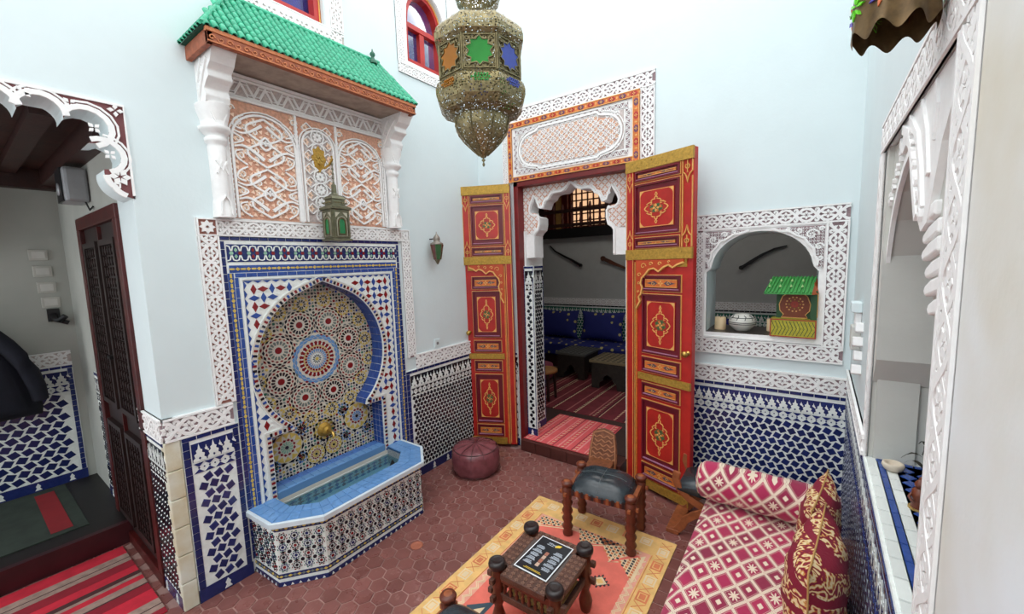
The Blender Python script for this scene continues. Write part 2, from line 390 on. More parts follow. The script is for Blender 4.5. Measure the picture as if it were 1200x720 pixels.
def dado(parent, F, u0, u1, top, w=0.0, s=(.06, .05), individual=0, dark=None, blue=None, name='zellige_dado', blueside=(0, 0), base=.09, white=None, limit=None, fieldonly=False, merl=.12, th=.004):
    """tiled skirting: navy foot, field of tumbling lozenges, diamond row, stepped merlons, navy cap row"""
    dark = dark or T_NAVY; blue = blue or T_NAVY; white = white or GROUT
    m = MB(F); m.box(u0, u1, 0, top, w - .01, w + .008, white); z = w + .008
    root = m.build(name, parent)
    b = MB(F)
    # foot with white pawns
    b.box(u0, u1, 0, base, w, z + .003, blue); n = max(1, int((u1 - u0) / .2))
    for i in range(n):
        c = u0 + (i + .5) * (u1 - u0) / n
        b.poly([(c - .022, .012), (c + .022, .012), (c + .01, .035), (c + .016, .05), (c, .078), (c - .016, .05), (c - .01, .035)], z, z + .006, T_WHITE)
    # cap row of long navy tiles
    L = .075; n = max(1, int((u1 - u0) / L)); L = (u1 - u0) / n
    for i in range(n): b.frus([(u0 + i * L + .002, top - .028), (u0 + (i + 1) * L - .002, top - .028), (u0 + (i + 1) * L - .002, top - .004), (u0 + i * L + .002, top - .004)], z, z + .004, .05, blue)
    b.build('border_row', root, kind=None)
    ul, ur = u0 + blueside[0], u1 - blueside[1]
    if blueside[0] or blueside[1]:
        b = MB(F); nn = int((top - base) / .055)
        for k in range(nn):
            v = base + k * (top - .03 - base) / nn; dv = (top - .03 - base) / nn
            for a, c in ((u0, ul), (ur, u1)):
                if c - a > .005: b.frus([(a + .002, v + .001), (c - .006, v + .001), (c - .006, v + dv - .001), (a + .002, v + dv - .001)], z, z + .004, .06, blue)
        b.build('side_border', root)
    mt = top - .055; mb_ = mt - merl
    b = MB(F); b.box(ul, ur, mb_, mt, w, z + .002, dark); P = merl * .75; n = max(1, round((ur - ul) / P)); P = (ur - ul) / n
    for i in range(n):
        c = ul + (i + .5) * P; h = merl
        q = [(-.46, 0), (.46, 0), (.46, .12), (.3, .2), (.36, .38), (.18, .46), (.22, .6), (.09, .66), (0, .95), (-.09, .66), (-.22, .6), (-.18, .46), (-.36, .38), (-.3, .2), (-.46, .12)]
        b.poly([(c + x * P, mb_ + y * h) for x, y in q], z, z + .005, T_WHITE)
        b.poly([(c + P * .5 + x * P * .5, mb_ + h * .32 + y * h * .52) for x, y in q[3:12]], z, z + .0045, T_WHITE)
        b.poly([(c + P * .5 - .004, mb_ + h * .1), (c + P * .5 + .004, mb_ + h * .1), (c + P * .5 + .004, mb_ + h * .5), (c + P * .5 - .004, mb_ + h * .5)], z, z + .0055, dark)
        b.poly(rh(c, mb_ + h * .16, P * .09, h * .08), z, z + .007, dark)
    b.build('merlon_tiles', root)
    # diamond row
    dt = mb_ - .012; dh = .065; b = MB(F); n = max(1, round((ur - ul) / .06)); P = (ur - ul) / n
    for i in range(n):
        c = ul + (i + .5) * P
        for sg in (0, 1):
            vy = dt if sg else dt - dh
            b.poly([(c - P * .46, vy), (c + P * .46, vy), (c, vy + (-.38 if sg else .38) * dh)], z, z + .004, dark)
        b.poly(circ(c, dt - dh / 2, .006, 6), z, z + .004, dark); b.poly(circ(c + P / 2, dt - dh / 2, .005, 6), z, z + .004, dark)
    b.build('diamond_row', root)
    ft = dt - dh - .014; fb = base + .012
    du, dv = s; nr = int((ft - fb) / dv); dv = (ft - fb) / nr; nc = max(1, round((ur - ul) / du)); du = (ur - ul) / nc
    cells = []
    for j in range(nr):
        for i in range(nc):
            c = ul + (i + (.5 if j % 2 else .0) + .25) * du
            if c > ur - du * .3 or c < ul + du * .3: continue
            cells.append((c, fb + (j + .5) * dv, (.34 if j % 2 else -.30)))
    a, bb = du * .62, dv * .62
    if limit: cells = [c for c in cells if limit(F((c[0], c[1], 0)))]
    if individual:
        cells.sort(key=lambda c: (Vector(F((c[0], c[1], 0))) - CAMPOS).length)
        k = (F.w.x, F.w.y, du, dark.name); me = tile_mesh(k, rh(0, 0, a * .85, bb * .98), .004, dark)
        for c in cells[:individual]:
            inst('tile', me, at(F, c[0], c[1], z - .0005, c[2] + random.uniform(-.05, .05)), root)
        cells = cells[individual:]
    if cells:
        b = MB(F)
        for c in cells: b.frus(rh(c[0], c[1], a * .85, bb * .98, c[2]), z, z + th, .12, dark)
        b.build('lozenge_tiles', root, kind='stuff')
    return root
def star_field(mb, u0, u1, v0, v1, s, w, skip, th=.004):
    """white ground with red and blue lozenges lying and standing in turn"""
    ni = round((u1 - u0) / s); nj = round((v1 - v0) / s); a = (u1 - u0) / ni; b = (v1 - v0) / nj
    for i in range(ni + 1):
        for j in range(nj + 1):
            c = (u0 + i * a, v0 + j * b)
            if not (u0 + a * .3 < c[0] < u1 - a * .3 and v0 + b * .3 < c[1] < v1 - b * .3) or skip(c): continue
            col = T_RED if j % 2 == 0 else T_BLUE
            if (i + j) % 2 == 0: mb.frus(rh(c[0], c[1], a * .62, b * .34), w, w + th, .1, col)
            else: mb.frus(rh(c[0], c[1], a * .33, b * .62), w, w + th, .1, T_RED if i % 3 == 1 else T_BLUE)
            for q in (-1, 1):
                mb.frus(rh(c[0] + a * .5, c[1] + q * b * .25, a * .16, b * .2, q * .7), w, w + th, .1, T_WHITE)
    for j in range(nj):
        for u, sg in ((u0, 1), (u1, -1)): mb.poly([(u, v0 + j * b), (u + sg * a * .3, v0 + (j + .5) * b), (u, v0 + (j + 1) * b)], w, w + th, T_BLUE)
    for i in range(ni): mb.poly([(u0 + i * a, v1), (u0 + (i + .5) * a, v1 - b * .3), (u0 + (i + 1) * a, v1)], w, w + th, T_BLUE)
def small_zellige(mb, u0, u1, v0, v1, s, w, ok, th=.003, cols=None):
    cols = cols or [T_BLACK, T_RED, T_BLACK, T_GREEN, T_BLACK, T_BLUE, T_YELL]
    ni = max(1, round((u1 - u0) / s)); nj = max(1, round((v1 - v0) / s)); a = (u1 - u0) / ni; b = (v1 - v0) / nj
    for i in range(ni):
        for j in range(nj):
            c = (u0 + (i + .5) * a, v0 + (j + .5) * b)
            if not ok(c): continue
            if (i + j) % 2: mb.poly(circ(c[0], c[1], min(a, b) * .43, 6, PI / 6 * (i % 2)), w, w + th, cols[(i * 3 + j * 5) % len(cols)])
            else: mb.poly(rh(c[0], c[1], a * .26, b * .46, PI / 4 * (1 if (i // 2 + j) % 2 else -1)), w, w + th, T_GREY if (i + 2 * j) % 3 else T_BLACK)
def offset_poly(pts, d):
    n = len(pts); out = []
    A = sum(pts[i][0] * pts[(i + 1) % n][1] - pts[(i + 1) % n][0] * pts[i][1] for i in range(n)); sg = 1 if A > 0 else -1
    for i in range(n):
        a, b, c = pts[i - 1], pts[i], pts[(i + 1) % n]
        def nn(p, q):
            dx, dy = q[0] - p[0], q[1] - p[1]; l = math.hypot(dx, dy) or 1e-9; return (dy / l * sg, -dx / l * sg)
        n1, n2 = nn(a, b), nn(b, c); mx, my = n1[0] + n2[0], n1[1] + n2[1]; l = math.hypot(mx, my) or 1e-9
        k = d / max(.5, (l / 2)); out.append((b[0] + mx / l * k, b[1] + my / l * k))
    return out
# ================================================================== THE SETTING
ZTOP = 5.0
# ---- lens-shaped recess of the fountain (left wall)
def lens():
    R = [(2.27, .45), (2.27, .93), (2.10, .935)]
    right = []
    cx, cz, rx = 1.785, 1.43, .535
    for i in range(0, 19):
        t = math.radians(-52 + i * (52 + 72) / 18)
        r = rx; right.append((cx + r * math.cos(t), cz + .585 * math.sin(t) * (1.0 if t > 0 else .98)))
    right.append((cx, 2.055))
    left = [(2 * cx - a, b) for a, b in right[:-1]][::-1]
    return R + right + left + [(1.47, .935), (1.30, .93), (1.30, .45)]
LENS = lens()
w1 = [(1.02, 4.06), (1.98, 4.06), (1.98, 4.9), (1.02, 4.9)]
w2 = [(2.82, 4.10), (3.34, 4.10), (3.34, 4.50)] + arc(3.08, 4.50, .26, 0, 180, 10, .33)[1:]
wl = MB(FA)
wl.holes([(-5.0, -.02), (-1.6, -.02), (-1.6, 3.09), (.70, 3.09), (.70, -.02), (3.8, -.02), (3.8, ZTOP), (-1.7, ZTOP), (-1.7, 3.35), (-5.0, 3.35)], [LENS, w1, w2], -.35, 0, WHITE)  # rear stretch, out of view, lowered to admit more skylight
wall_left = wl.build('wall_left', kind='structure')
# scalloped stucco edge of the corridor arch
cusps = [(-.37, 2.98), (-.20, 2.98), (-.03, 2.98), (.14, 2.98), (.31, 2.975), (.465, 2.965), (.545, 2.86), (.595, 2.73), (.70, 2.585)]
def arc3(a, m, b, n=12):
    ax, ay = a; bx, by = m; cx, cy = b; d = 2 * (ax * (by - cy) + bx * (cy - ay) + cx * (ay - by))
    ux = ((ax * ax + ay * ay) * (by - cy) + (bx * bx + by * by) * (cy - ay) + (cx * cx + cy * cy) * (ay - by)) / d
    uy = ((ax * ax + ay * ay) * (cx - bx) + (bx * bx + by * by) * (ax - cx) + (cx * cx + cy * cy) * (bx - ax)) / d
    t = [math.atan2(p[1] - uy, p[0] - ux) for p in (a, m, b)]; r = math.hypot(ax - ux, ay - uy)
    s1 = (t[1] - t[0]) % (2 * PI); s2 = (t[2] - t[0]) % (2 * PI); sw = s2 if s1 < s2 else s2 - 2 * PI
    return [(ux + r * math.cos(t[0] + sw * k / n), uy + r * math.sin(t[0] + sw * k / n)) for k in range(n)]
edge = []; mids = []
for i in range(len(cusps) - 1):
    a, b = cusps[i], cusps[i + 1]
    mid = {5: (.615, 3.0), 6: (.655, 2.85), 7: (.612, 2.645)}.get(i, ((a[0] + b[0]) / 2, 3.058)); edge += arc3(a, mid, b); continue
    dx, dz = b[0] - a[0], b[1] - a[1]; d = math.hypot(dx, dz); nx, nz = (-dz / d, dx / d)
    bulge = {5: .11, 6: .085, 7: .05}.get(i, .085)
    if i in (5, 6, 7): nx, nz = dz / d * -1, dx / d
    for k in range(10):
        t = k / 10; e = math.sin(PI * t) ** .8 * bulge
        edge.append((a[0] + dx * t + nx * e, a[1] + dz * t + nz * e))
edge.append(cusps[-1])
s = MB(FA); s.holes([(-.37, 3.10), (-.37, 2.98)] + edge[1:] + [(.71, 2.585), (.71, 3.10)], [], -.20, .0, WHITE)
arch_l = s.build('scalloped_arch', wall_left)
s = MB(FA)
s.holes([(-.37, 3.095), (-.37, 3.0)] + [(x, z + .002) for x, z in edge[1:]] + [(.705, 2.6), (.705, 3.095)], [], .0, .004, MAROONBG, back=False)
for i in range(len(cusps) - 1):
    lo_ = edge[i * 12:i * 12 + 13]; mx_ = sum(p[0] for p in lo_) / 13; mz_ = sum(p[1] for p in lo_) / 13; sg_ = -1 if i == 7 else 1
    def grow(p, e): l = math.hypot(p[0] - mx_, p[1] - mz_) or 1; return (p[0] + (p[0] - mx_) / l * e * sg_, p[1] + (p[1] - mz_) / l * e * sg_)
    s.rib([grow(p, .013) for p in lo_[1:-1]], .026, .0, .014, CARVE); s.rib([grow(p, .040) for p in lo_[3:-3]], .010, .0, .012, CARVE)
for i, (x, z) in enumerate(cusps[:-1]): flower(s, x + .03, z + .085, .03, 4, 0, .014, CARVE, PI / 4)
s.rib([(-.37, 3.092), (.705, 3.092), (.705, 2.6)], .012, 0, .012, CARVE)
flower(s, .655, 2.70, .05, 6, 0, .013, CARVE); flower(s, .67, 3.06, .035, 4, 0, .013, CARVE)
s.build('pierced_stucco_edging', wall_left)
# stucco band and tiles on the left wall
s = MB(FA); carved_band(s, (2.705, 1.193), (3.78, 1.193), .145, .008); carved_band(s, (.70, 1.193), (1.075, 1.193), .145, .012)
s.box(.70, 1.075, 1.118, 1.268, -.02, .012, CARVE); s.box(2.705, 3.79, 1.118, 1.268, -.02, .008, CARVE)
s.build('stucco_band', wall_left)
s = MB(FD); carved_band(s, (-3.60, 1.193), (-3.145, 1.193), .145, .035); s.box(-3.6, -3.138, 1.118, 1.268, -.02, .03, CARVE)
s.build('stucco_band_return', wall_left)
dado(wall_left, FA, .775, 1.095, 1.12, .012, (.060, .054), individual=200, blueside=(.045, .04))
dado(wall_left, FA, 2.56, 3.78, 1.12, .006, (.046, .04), individual=0, dark=T_BLACK, blue=T_NAVY, blueside=(.05, 0))
dado(wall_left, FD, -3.56, -3.15, 1.12, .03, (.05, .045), dark=T_BLACK, name='return_dado')
MARB = M('worn_marble_edge', (222, 222, 208), .5, var=.15, scale=5, rgb2=(206, 194, 160), bumps=.2)
s = MB(FA)
for k in range(6): s.box(.69, .772, .0 + k * .187, .183 + k * .187, -.05, .018, MARB)
s.build('marble_edging', wall_left, bevel=.006)
# upper windows
def window(no, hole, fr0, bands, arch=None, pane_split=None):
    u0, u1, v0, v1 = fr0
    root = bpy.data.objects.new('window_%d' % no, None); COL.objects.link(root); root['kind'] = 'structure'; root.location = FA((u0, v0, 0))
    inner = offset_poly(hole, -.055)
    s = MB(FA); s.holes(hole, [inner], -.15, -.04, REDP); s.build('window_frame', root)
    s = MB(FA); i2 = offset_poly(hole, -.012); s.rib([p for p in i2], .014, -.05, -.034, GOLDP, True); s.build('gold_line', root)
    s = MB(FA); s.holes(inner, [], -.125, -.115, G_NIGHT); s.build('pane', root)
    s = MB(FA); s.box(min(p[0] for p in hole) - .02, max(p[0] for p in hole) + .02, min(p[1] for p in hole) - .02, max(p[1] for p in hole) + .02, -.34, -.30, M('dark_pane_backing', (70, 70, 110), .8)); s.build('pane_backing', root)  # added dark sheet behind the pane, hides the sky
    s = MB(FA)
    um = (hole[0][0] + hole[1][0]) / 2
    if pane_split: s.box(hole[0][0] + .03, hole[1][0] - .03, pane_split, pane_split + .045, -.14, -.06, REDP)
    s.box(um - .03, um + .03, hole[0][1] + .03, v1 - .2 if not arch else pane_split, -.14, -.07, REDP)
    s.build('glazing_bar', root)
    s = MB(FA); s.rib(offset_poly(hole, .03), .05, -.01, .012, CARVE, True); s.build('plain_plaster_moulding', root)
    s = MB(FA)
    for p, q, wd in bands: carved_band(s, p, q, wd, .004, .009, bgm=CARVEBG2)
    s.build('carved_plaster_frame', root); return root
window(1, w1, (1.02, 1.98, 4.06, 5.0), [((.86, 3.995), (2.14, 3.995), .12), ((2.085, 4.06), (2.085, 5.1), .11), ((.92, 4.06), (.92, 5.1), .11)], None, None)
window(2, w2, (2.82, 3.34, 4.10, 4.83), [((2.70, 4.01), (3.46, 4.01), .09), ((2.735, 4.055), (2.735, 4.97), .08), ((3.425, 4.055), (3.425, 4.97), .08)], True, 4.46)
s = MB(FA)
# ---- back wall with the doorway and the arched hatch
DOOR = [(-2.62, -.02), (-1.35, -.02), (-1.35, 3.02), (-2.62, 3.02)]
NICHE = [(-.672, 1.51), (.09, 1.51), (.09, 2.02), (.062, 2.05)] + [(-.29 + .345 * math.cos(math.radians(a)), 2.04 + .30 * math.sin(math.radians(a))) for a in range(8, 173, 8)] + [(-.64, 2.05), (-.672, 2.02)]
s = MB(FB); s.holes([(-3.15, -.02), (.75, -.02), (.75, ZTOP), (-3.15, ZTOP)], [DOOR, NICHE], -.45, 0, WHITE)
wall_back = s.build('wall_back', kind='structure')
# plaster and painted surround above the doorway
s = MB(FB)
s.box(-2.78, -1.115, 3.05, 3.80, -.01, .004, CARVE)
carved_band(s, (-2.76, 3.72), (-1.11, 3.72), .135, .004); carved_band(s, (-1.175, 3.66), (-1.175, 2.98), .125, .004, ends=False); carved_band(s, (-2.735, 3.66), (-2.735, 2.98), .075, .004)
s.build('carved_door_surround', wall_back)
s = MB(FB)
def painted_strip(s, p0, p1, wd, w):
    L = math.dist(p0, p1); a = math.atan2(p1[1] - p0[1], p1[0] - p0[0]); s.xf(p0[0], p0[1], a); h = wd / 2
    s.poly([(0, -h), (L, -h), (L, h), (0, h)], w - .01, w, ORANGEP); n = max(1, int(L / .1))
    PUR = M('purple_paint', (110, 60, 90), .5)
    for i in range(n):
        c = (i + .5) * L / n; col = REDP if i % 2 else PUR
        s.poly([(c - .035, 0), (c - .02, h * .6), (c + .02, h * .6), (c + .035, 0), (c + .02, -h * .6), (c - .02, -h * .6)], w, w + .002, col)
        flower(s, c, 0, h * .5, 4, w + .002, w + .004, GOLDP); s.poly(rh(c + L / n / 2, 0, .008, h * .5), w, w + .002, GOLDP)
    for q in (-1, 1): s.rib([(0, q * h * .88), (L, q * h * .88)], .006, w, w + .003, GOLDP)
    s.X = None
painted_strip(s, (-2.69, 3.62), (-1.24, 3.62), .06, .03); painted_strip(s, (-1.272, 3.6), (-1.272, 3.03), .062, .031); painted_strip(s, (-2.665, 3.6), (-2.665, 3.03), .05, .031)
painted_strip(s, (-2.64, 3.055), (-1.3, 3.055), .05, .03)
s.build('painted_border', wall_back)
s = MB(FB); x0, x1, z0, z1 = -2.64, -1.305, 3.085, 3.59
s.box(x0, x1, z0, z1, 0, .014, CARVE)
for a, b in (((x0 + .045, z0 + .045), (x1 - .045, z0 + .045)), ((x0 + .045, z1 - .045), (x1 - .045, z1 - .045)), ((x0 + .045, z0 + .08), (x0 + .045, z1 - .08)), ((x1 - .045, z0 + .08), (x1 - .045, z1 - .08))):
    interlace_band(s, a, b, .05, .016, .006, bgm=CARVEBG)
cx, cz = (x0 + x1) / 2, (z0 + z1) / 2
cart = []
hw, hh = .52, .15
base = [(-.36, hh), (-.30, hh + .012), (-.27, hh + .035)]
top = arc(-.40, 0, .135, 180, 100, 6) + [(-.36, .145), (-.33, .155), (-.31, .175)]
top = [(x, y) for x, y in top] + [(.31, .175), (.33, .155), (.36, .145)] + arc(.40, 0, .135, 80, 0, 6)
cart = top + [(x, -y) for x, y in top[::-1]][1:-1]
cart = [(cx + x, cz + y) for x, y in cart]
s.holes([(x0 + .085, z0 + .08), (x1 - .085, z0 + .08), (x1 - .085, z1 - .08), (x0 + .085, z1 - .08)], [], .014, .018, CARVEBG2)
for q in ((-1, -1), (1, -1), (1, 1), (-1, 1)):
    for k in range(3): s.rib(spiral(cx + q[0] * (.52 - .045 * k), cz + q[1] * (.145 - .0 * k), .028, 0, 1, 7, q[0]), .01, .016, .024, CARVE)
for k, wd in ((.03, .02), (.058, .008)): s.rib(offset_poly(cart, k), wd, .014, .03, CARVE, True)
s.poly(cart, .014, .019, PEACHBG)
for i in range(-10, 11):
    for j in range(-3, 4):
        c = (cx + i * .052, cz + j * .05)
        if inside(c, cart):
            flower(s, c[0], c[1], .022, 4, .019, .026, PEACH if (i + j) % 2 else CARVE, PI / 4 * (i % 2)); s.rib(circ(c[0], c[1], .024, 8), .006, .019, .028, CARVE, True)
s.build('carved_overdoor_panel', wall_back)
# red door frame
s = MB(FB); s.box(-2.64, -2.585, .0, 3.03, -.1, .02, REDJ); s.box(-1.355, -1.30, .0, 3.03, -.1, .02, REDJ); s.box(-2.64, -1.30, 2.975, 3.03, -.1, .02, REDJ)
s.build('door_frame', wall_back, bevel=.005)
# lambrequin arch inside the doorway (plane a little behind the leaves)
FBI = Fr((0, 3.9, 0), (1, 0, 0), (0, 0, 1), (0, -1, 0))
half = [(-2.45, 2.20), (-2.45, 2.44), (-2.43, 2.47), (-2.39, 2.50), (-2.375, 2.56), (-2.375, 2.63), (-2.40, 2.65), (-2.455, 2.655), (-2.49, 2.68), (-2.50, 2.72), (-2.485, 2.77), (-2.455, 2.82), (-2.43, 2.865), (-2.405, 2.83), (-2.385, 2.78), (-2.37, 2.735), (-2.345, 2.725), (-2.325, 2.73), (-2.315, 2.76), (-2.295, 2.80), (-2.25, 2.82), (-2.235, 2.845), (-2.21, 2.868), (-2.16, 2.875), (-2.10, 2.875), (-2.06, 2.89), (-2.03, 2.915), (-2.0, 2.96)]
cxl = -1.995; full = half + [(2 * cxl - a, b) for a, b in half[::-1][1:]]
o = [(-2.60, 2.20), (-2.60, 2.985)] + [(-1.39, 2.985), (-1.39, 2.20)] + full[::-1]
s = MB(FBI); s.holes(o, [], -.17, .0, CARVE); s.build('lambrequin_arch', wall_back)
s = MB(FBI)
o2 = [(-2.595, 2.26), (-2.595, 2.98), (-1.395, 2.98), (-1.395, 2.26)] + [(2 * cxl - a, b) for a, b in [(p[0] - .035, p[1] + .03) for p in half[1:-1]]] + [(cxl, 2.97)] + [(p[0] - .035, p[1] + .03) for p in half[1:-1]][::-1]
o2 = [(-2.595, 2.98), (-1.395, 2.98), (-1.395, 2.46)] + [(2 * cxl - (p[0] - .03), p[1] + .035) for p in half[1:-2]] + [(cxl, 2.975)] + [(p[0] - .03, p[1] + .035) for p in half[1:-2]][::-1] + [(-2.595, 2.46)]
star_lattice(s, o2, .036, .001, .007, CARVE, PEACHBG)
s.rib([(p[0] - .012, p[1] + .012) for p in half] + [(2 * cxl - p[0] + .012, p[1] + .012) for p in half[::-1][1:]], .02, 0, .014, CARVE)
s.build('pierced_spandrel', wall_back)
# plastered and tiled jamb piers of the doorway
FJ = Fr((-2.585, 3.9, 0), (0, 1, 0), (0, 0, 1), (1, 0, 0))
for nm, FFj in (('left', FJ), ('right', Fr((-1.40, 3.9, 0), (0, 1, 0), (0, 0, 1), (-1, 0, 0)))):
    s = MB(FFj); s.box(-.02, .34, 0, 2.5, -.05, .02 if nm == 'left' else .01, CARVE); s.build('jamb_pier', wall_back)
dado(wall_back, Fr((-2.565, 3.9, .13), (0, 1, 0), (0, 0, 1), (1, 0, 0)), 0.0, .33, 1.98, 0, (.05, .045), dark=T_BLACK, name='jamb_tiles', merl=.14, blueside=(.02, .02))
dado(wall_back, Fr((0, 3.885, .13), (1, 0, 0), (0, 0, 1), (0, -1, 0)), -2.585, -2.455, 1.98, 0.02, (.042, .04), dark=T_BLACK, name='jamb_tiles', merl=.14, blueside=(.015, .015))
# stucco band, dado and hatch surround on the back wall
s = MB(FB); carved_band(s, (-.98, 1.155), (.33, 1.155), .14, .008); s.box(-.98, .33, 1.08, 1.228, -.01, .008, CARVE)
carved_band(s, (-3.15, 1.193), (-2.8, 1.193), .145, .008)
s.build('stucco_band', wall_back)
dado(wall_back, FB, -1.06, .33, 1.085, .006, (.062, .052), individual=290, dark=T_NAVY, blue=T_NAVY, merl=.105)
dado(wall_back, FB, -3.15, -2.66, 1.12, .004, (.05, .045), dark=T_BLACK)
s = MB(FB)
hx0, hx1, hz0, hz1 = -.765, .255, 1.33, 2.50
for a, b, e in (((hx0, 2.435), (hx1, 2.435), True), ((hx0, 1.395), (hx1, 1.395), True), ((hx1 - .065, 1.46), (hx1 - .065, 2.37), False), ((hx0 + .04, 1.46), (hx0 + .04, 2.37), False)):
    carved_band(s, a, b, .13 if a[0] != hx0 + .04 else .08, .006, ends=False)
s.build('carved_hatch_surround', wall_back)
s = MB(FB)
o = [(-.70, 1.47), (.13, 1.47), (.13, 2.37), (-.70, 2.37)]
s.holes(o, [NICHE], -.02, .008, CARVE)
# scalloped inner arch lip and arabesque corners
NIN = [(-.672, 1.9), (-.60, 1.93), (-.60, 1.98), (-.655, 2.02)]
for sg in (-1, 1):
    c = -.29
    def X(x): return c + sg * x
    pts = [(X(.075), 2.352), (X(.13), 2.33), (X(.19), 2.325), (X(.235), 2.29), (X(.285), 2.27), (X(.31), 2.225), (X(.345), 2.19), (X(.35), 2.135), (X(.372), 2.10), (X(.365), 2.06), (X(.405), 2.04), (X(.405), 2.355)]
    s.holes(pts, [], .008, .013, CARVEBG)
    s.rib(pts[:-2], .016, .008, .026, CARVE)
    for a_ in range(0, 14):
        for b_ in range(0, 14):
            c_ = (X(.08 + a_ * .024), 2.05 + b_ * .024)
            if inside(c_, pts): flower(s, c_[0], c_[1], .012, 4, .012, .020, CARVE, a_ * .7)
    for k, (x, z, r) in enumerate(((.33, 2.29, .045), (.25, 2.325, .025), (.375, 2.2, .03), (.385, 2.12, .02), (.385, 2.33, .018), (.18, 2.345, .014))):
        s.rib(spiral(X(x), z, r, PI * k, 1.1, 10, sg), .011, .012, .022, CARVE); flower(s, X(x), z, r * .5, 5, .012, .024, CARVE)
s.frame(-.705, .135, 1.465, 2.375, .012, .006, .018, CARVE)
s.build('carved_hatch_spandrels', wall_back)
s = MB(); s.box(-.672, .09, 3.80, 4.25, 1.495, 1.512, M('dark_sill', (62, 54, 50), .35)); s.build('hatch_sill', wall_back)
# ---- right wall with the arched recess
REC = [(1.36, 1.2), (2.58, 1.2), (2.58, 2.58), (1.36, 2.58)]
s = MB(FC); s.holes([(0, -.02), (8.8, -.02), (8.8, 3.35), (5.6, 3.35), (5.6, ZTOP), (0, ZTOP)], [REC], -.62, 0, WHITE)  # unseen end of the wall lowered so more skylight enters
STAIN = M('stained_white_plaster', (234, 238, 242), .8, var=.05, scale=1.6, rgb2=(216, 210, 194), bumps=.25, bscale=14)
wall_right = s.build('wall_right', kind='structure')
s = MB(FC); s.box(2.74, 5.58, -.0, ZTOP - .02, -.02, .0025, STAIN); s.build('rough_plaster_face', wall_right)
s = MB(FC); s.box(1.3, 2.65, 1.15, 2.65, -.66, -.6, GREYW)
s.build('recess_back', wall_right)
s = MB(FC); s.box(1.355, 1.368, 1.2, 1.58, -.6, -.006, GREYW); s.build('jamb_plaster', wall_right)
s = MB(FC)
s.poly([(1.0, 0), (1, 0), (1, 0)], 0, 0, GREYW) if False else None
# jamb with an overhanging upper block
s.add([(1.375, 1.64, -.005), (1.46, 1.68, -.005), (1.46, 2.58, -.005), (1.375, 2.58, -.005), (1.375, 1.64, -.6), (1.46, 1.68, -.6), (1.46, 2.58, -.6), (1.375, 2.58, -.6), (1.375, 1.56, -.005), (1.375, 1.56, -.6)],
      [[8, 1, 2, 3], [1, 5, 6, 2], [8, 9, 5, 1], [4, 5, 6, 7]], GREYW)
s.build('overhanging_jamb', wall_right)
# frame bands
s = MB(FC)
carved_band(s, (1.30, 2.64), (2.74, 2.64), .125, .002, .007, bgm=CARVEBG2, period=.11); carved_band(s, (2.665, 2.57), (2.665, .02), .145, .002, .007, bgm=CARVEBG2, period=.12); carved_band(s, (1.33, 2.57), (1.33, 1.2), .10, .002, .007, bgm=CARVEBG2)
s.build('carved_recess_surround', wall_right)
# arch panel set back in the recess: blunt pointed arch, stalactite edge on the near side
far_ = [(1.385, 1.2), (1.385, 1.80), (1.405, 1.95), (1.455, 2.12), (1.54, 2.27), (1.65, 2.37), (1.78, 2.44), (1.90, 2.475), (2.0, 2.49)]
near = []
for k in range(10):
    t = k / 9; u = 2.10 + .28 * t; z = 2.42 - .40 * t; near += [(u - .012, z), (u + .016, z - .018), (u + .006, z - .036)]
s = MB(FC); s.holes([(1.365, 1.2)] + far_ + [(2.06, 2.47)] + near + [(2.43, 1.98), (2.575, 1.96), (2.575, 2.575), (1.365, 2.575)], [], -.16, -.022, GREYW); s.build('recess_arch', wall_right)
s = MB(FC); s.rib([(a, b + .012) for a, b in far_[1:]], .028, -.03, -.016, CARVE); s.build('arch_moulding', wall_right)
st_ = None
for k in range(10):
    t = k / 9; u = 2.10 + .28 * t; z = 2.42 - .40 * t; s = MB(FC)
    s.poly([(u + .15, z + .03), (u + .04, z + .012), (u - .015, z - .005), (u - .028, z - .02), (u - .01, z - .034), (u + .04, z - .026), (u + .15, z - .006)], -.15, -.008 - .004 * (k % 2), CARVE, True); s.build('stalactite', wall_right, bevel=.006)
# corbel with acanthus scroll
s = MB(FC)
dx_ = .10
sc = [(2.55, 2.575), (1.88, 2.575), (1.80, 2.55), (1.80, 2.52), (1.88, 2.50), (1.96, 2.47), (2.04, 2.41), (2.10, 2.33), (2.16, 2.25), (2.24, 2.20), (2.31, 2.22), (2.36, 2.30), (2.42, 2.40), (2.50, 2.47), (2.55, 2.5)]
s.holes(sc, [], -.1, -.006, CARVE)
s.rib([(1.86, 2.555), (1.97, 2.52), (2.06, 2.44), (2.13, 2.34), (2.21, 2.24)], .03, -.01, .004, CARVE); s.rib([(1.98, 2.56), (2.12, 2.48), (2.20, 2.38), (2.26, 2.26)], .025, -.01, .002, CARVE)
s.rib([(2.16, 2.56), (2.25, 2.46), (2.31, 2.34)], .02, -.01, .001, CARVE); s.rib([(2.34, 2.56), (2.36, 2.5), (2.34, 2.42)], .02, -.01, .0, CARVE)
for k in range(6): s.rib(spiral(2.02 + .045 * k, 2.50 - .05 * k, .022, k, 1, 8), .009, -.01, .003, CARVE)
s.build('carved_corbel', wall_right, bevel=.006)
s = MB(FC)
for k in range(5): flower(s, 1.40 + k * .075, 2.32 + k * .045, .03, 5, -.03, -.012, CARVE, k)
s.rib([(1.72, 2.54), (1.80, 2.50), (1.90, 2.53)], .03, -.03, -.008, CARVE)
s.build('spandrel_carving', wall_right, kind='stuff')
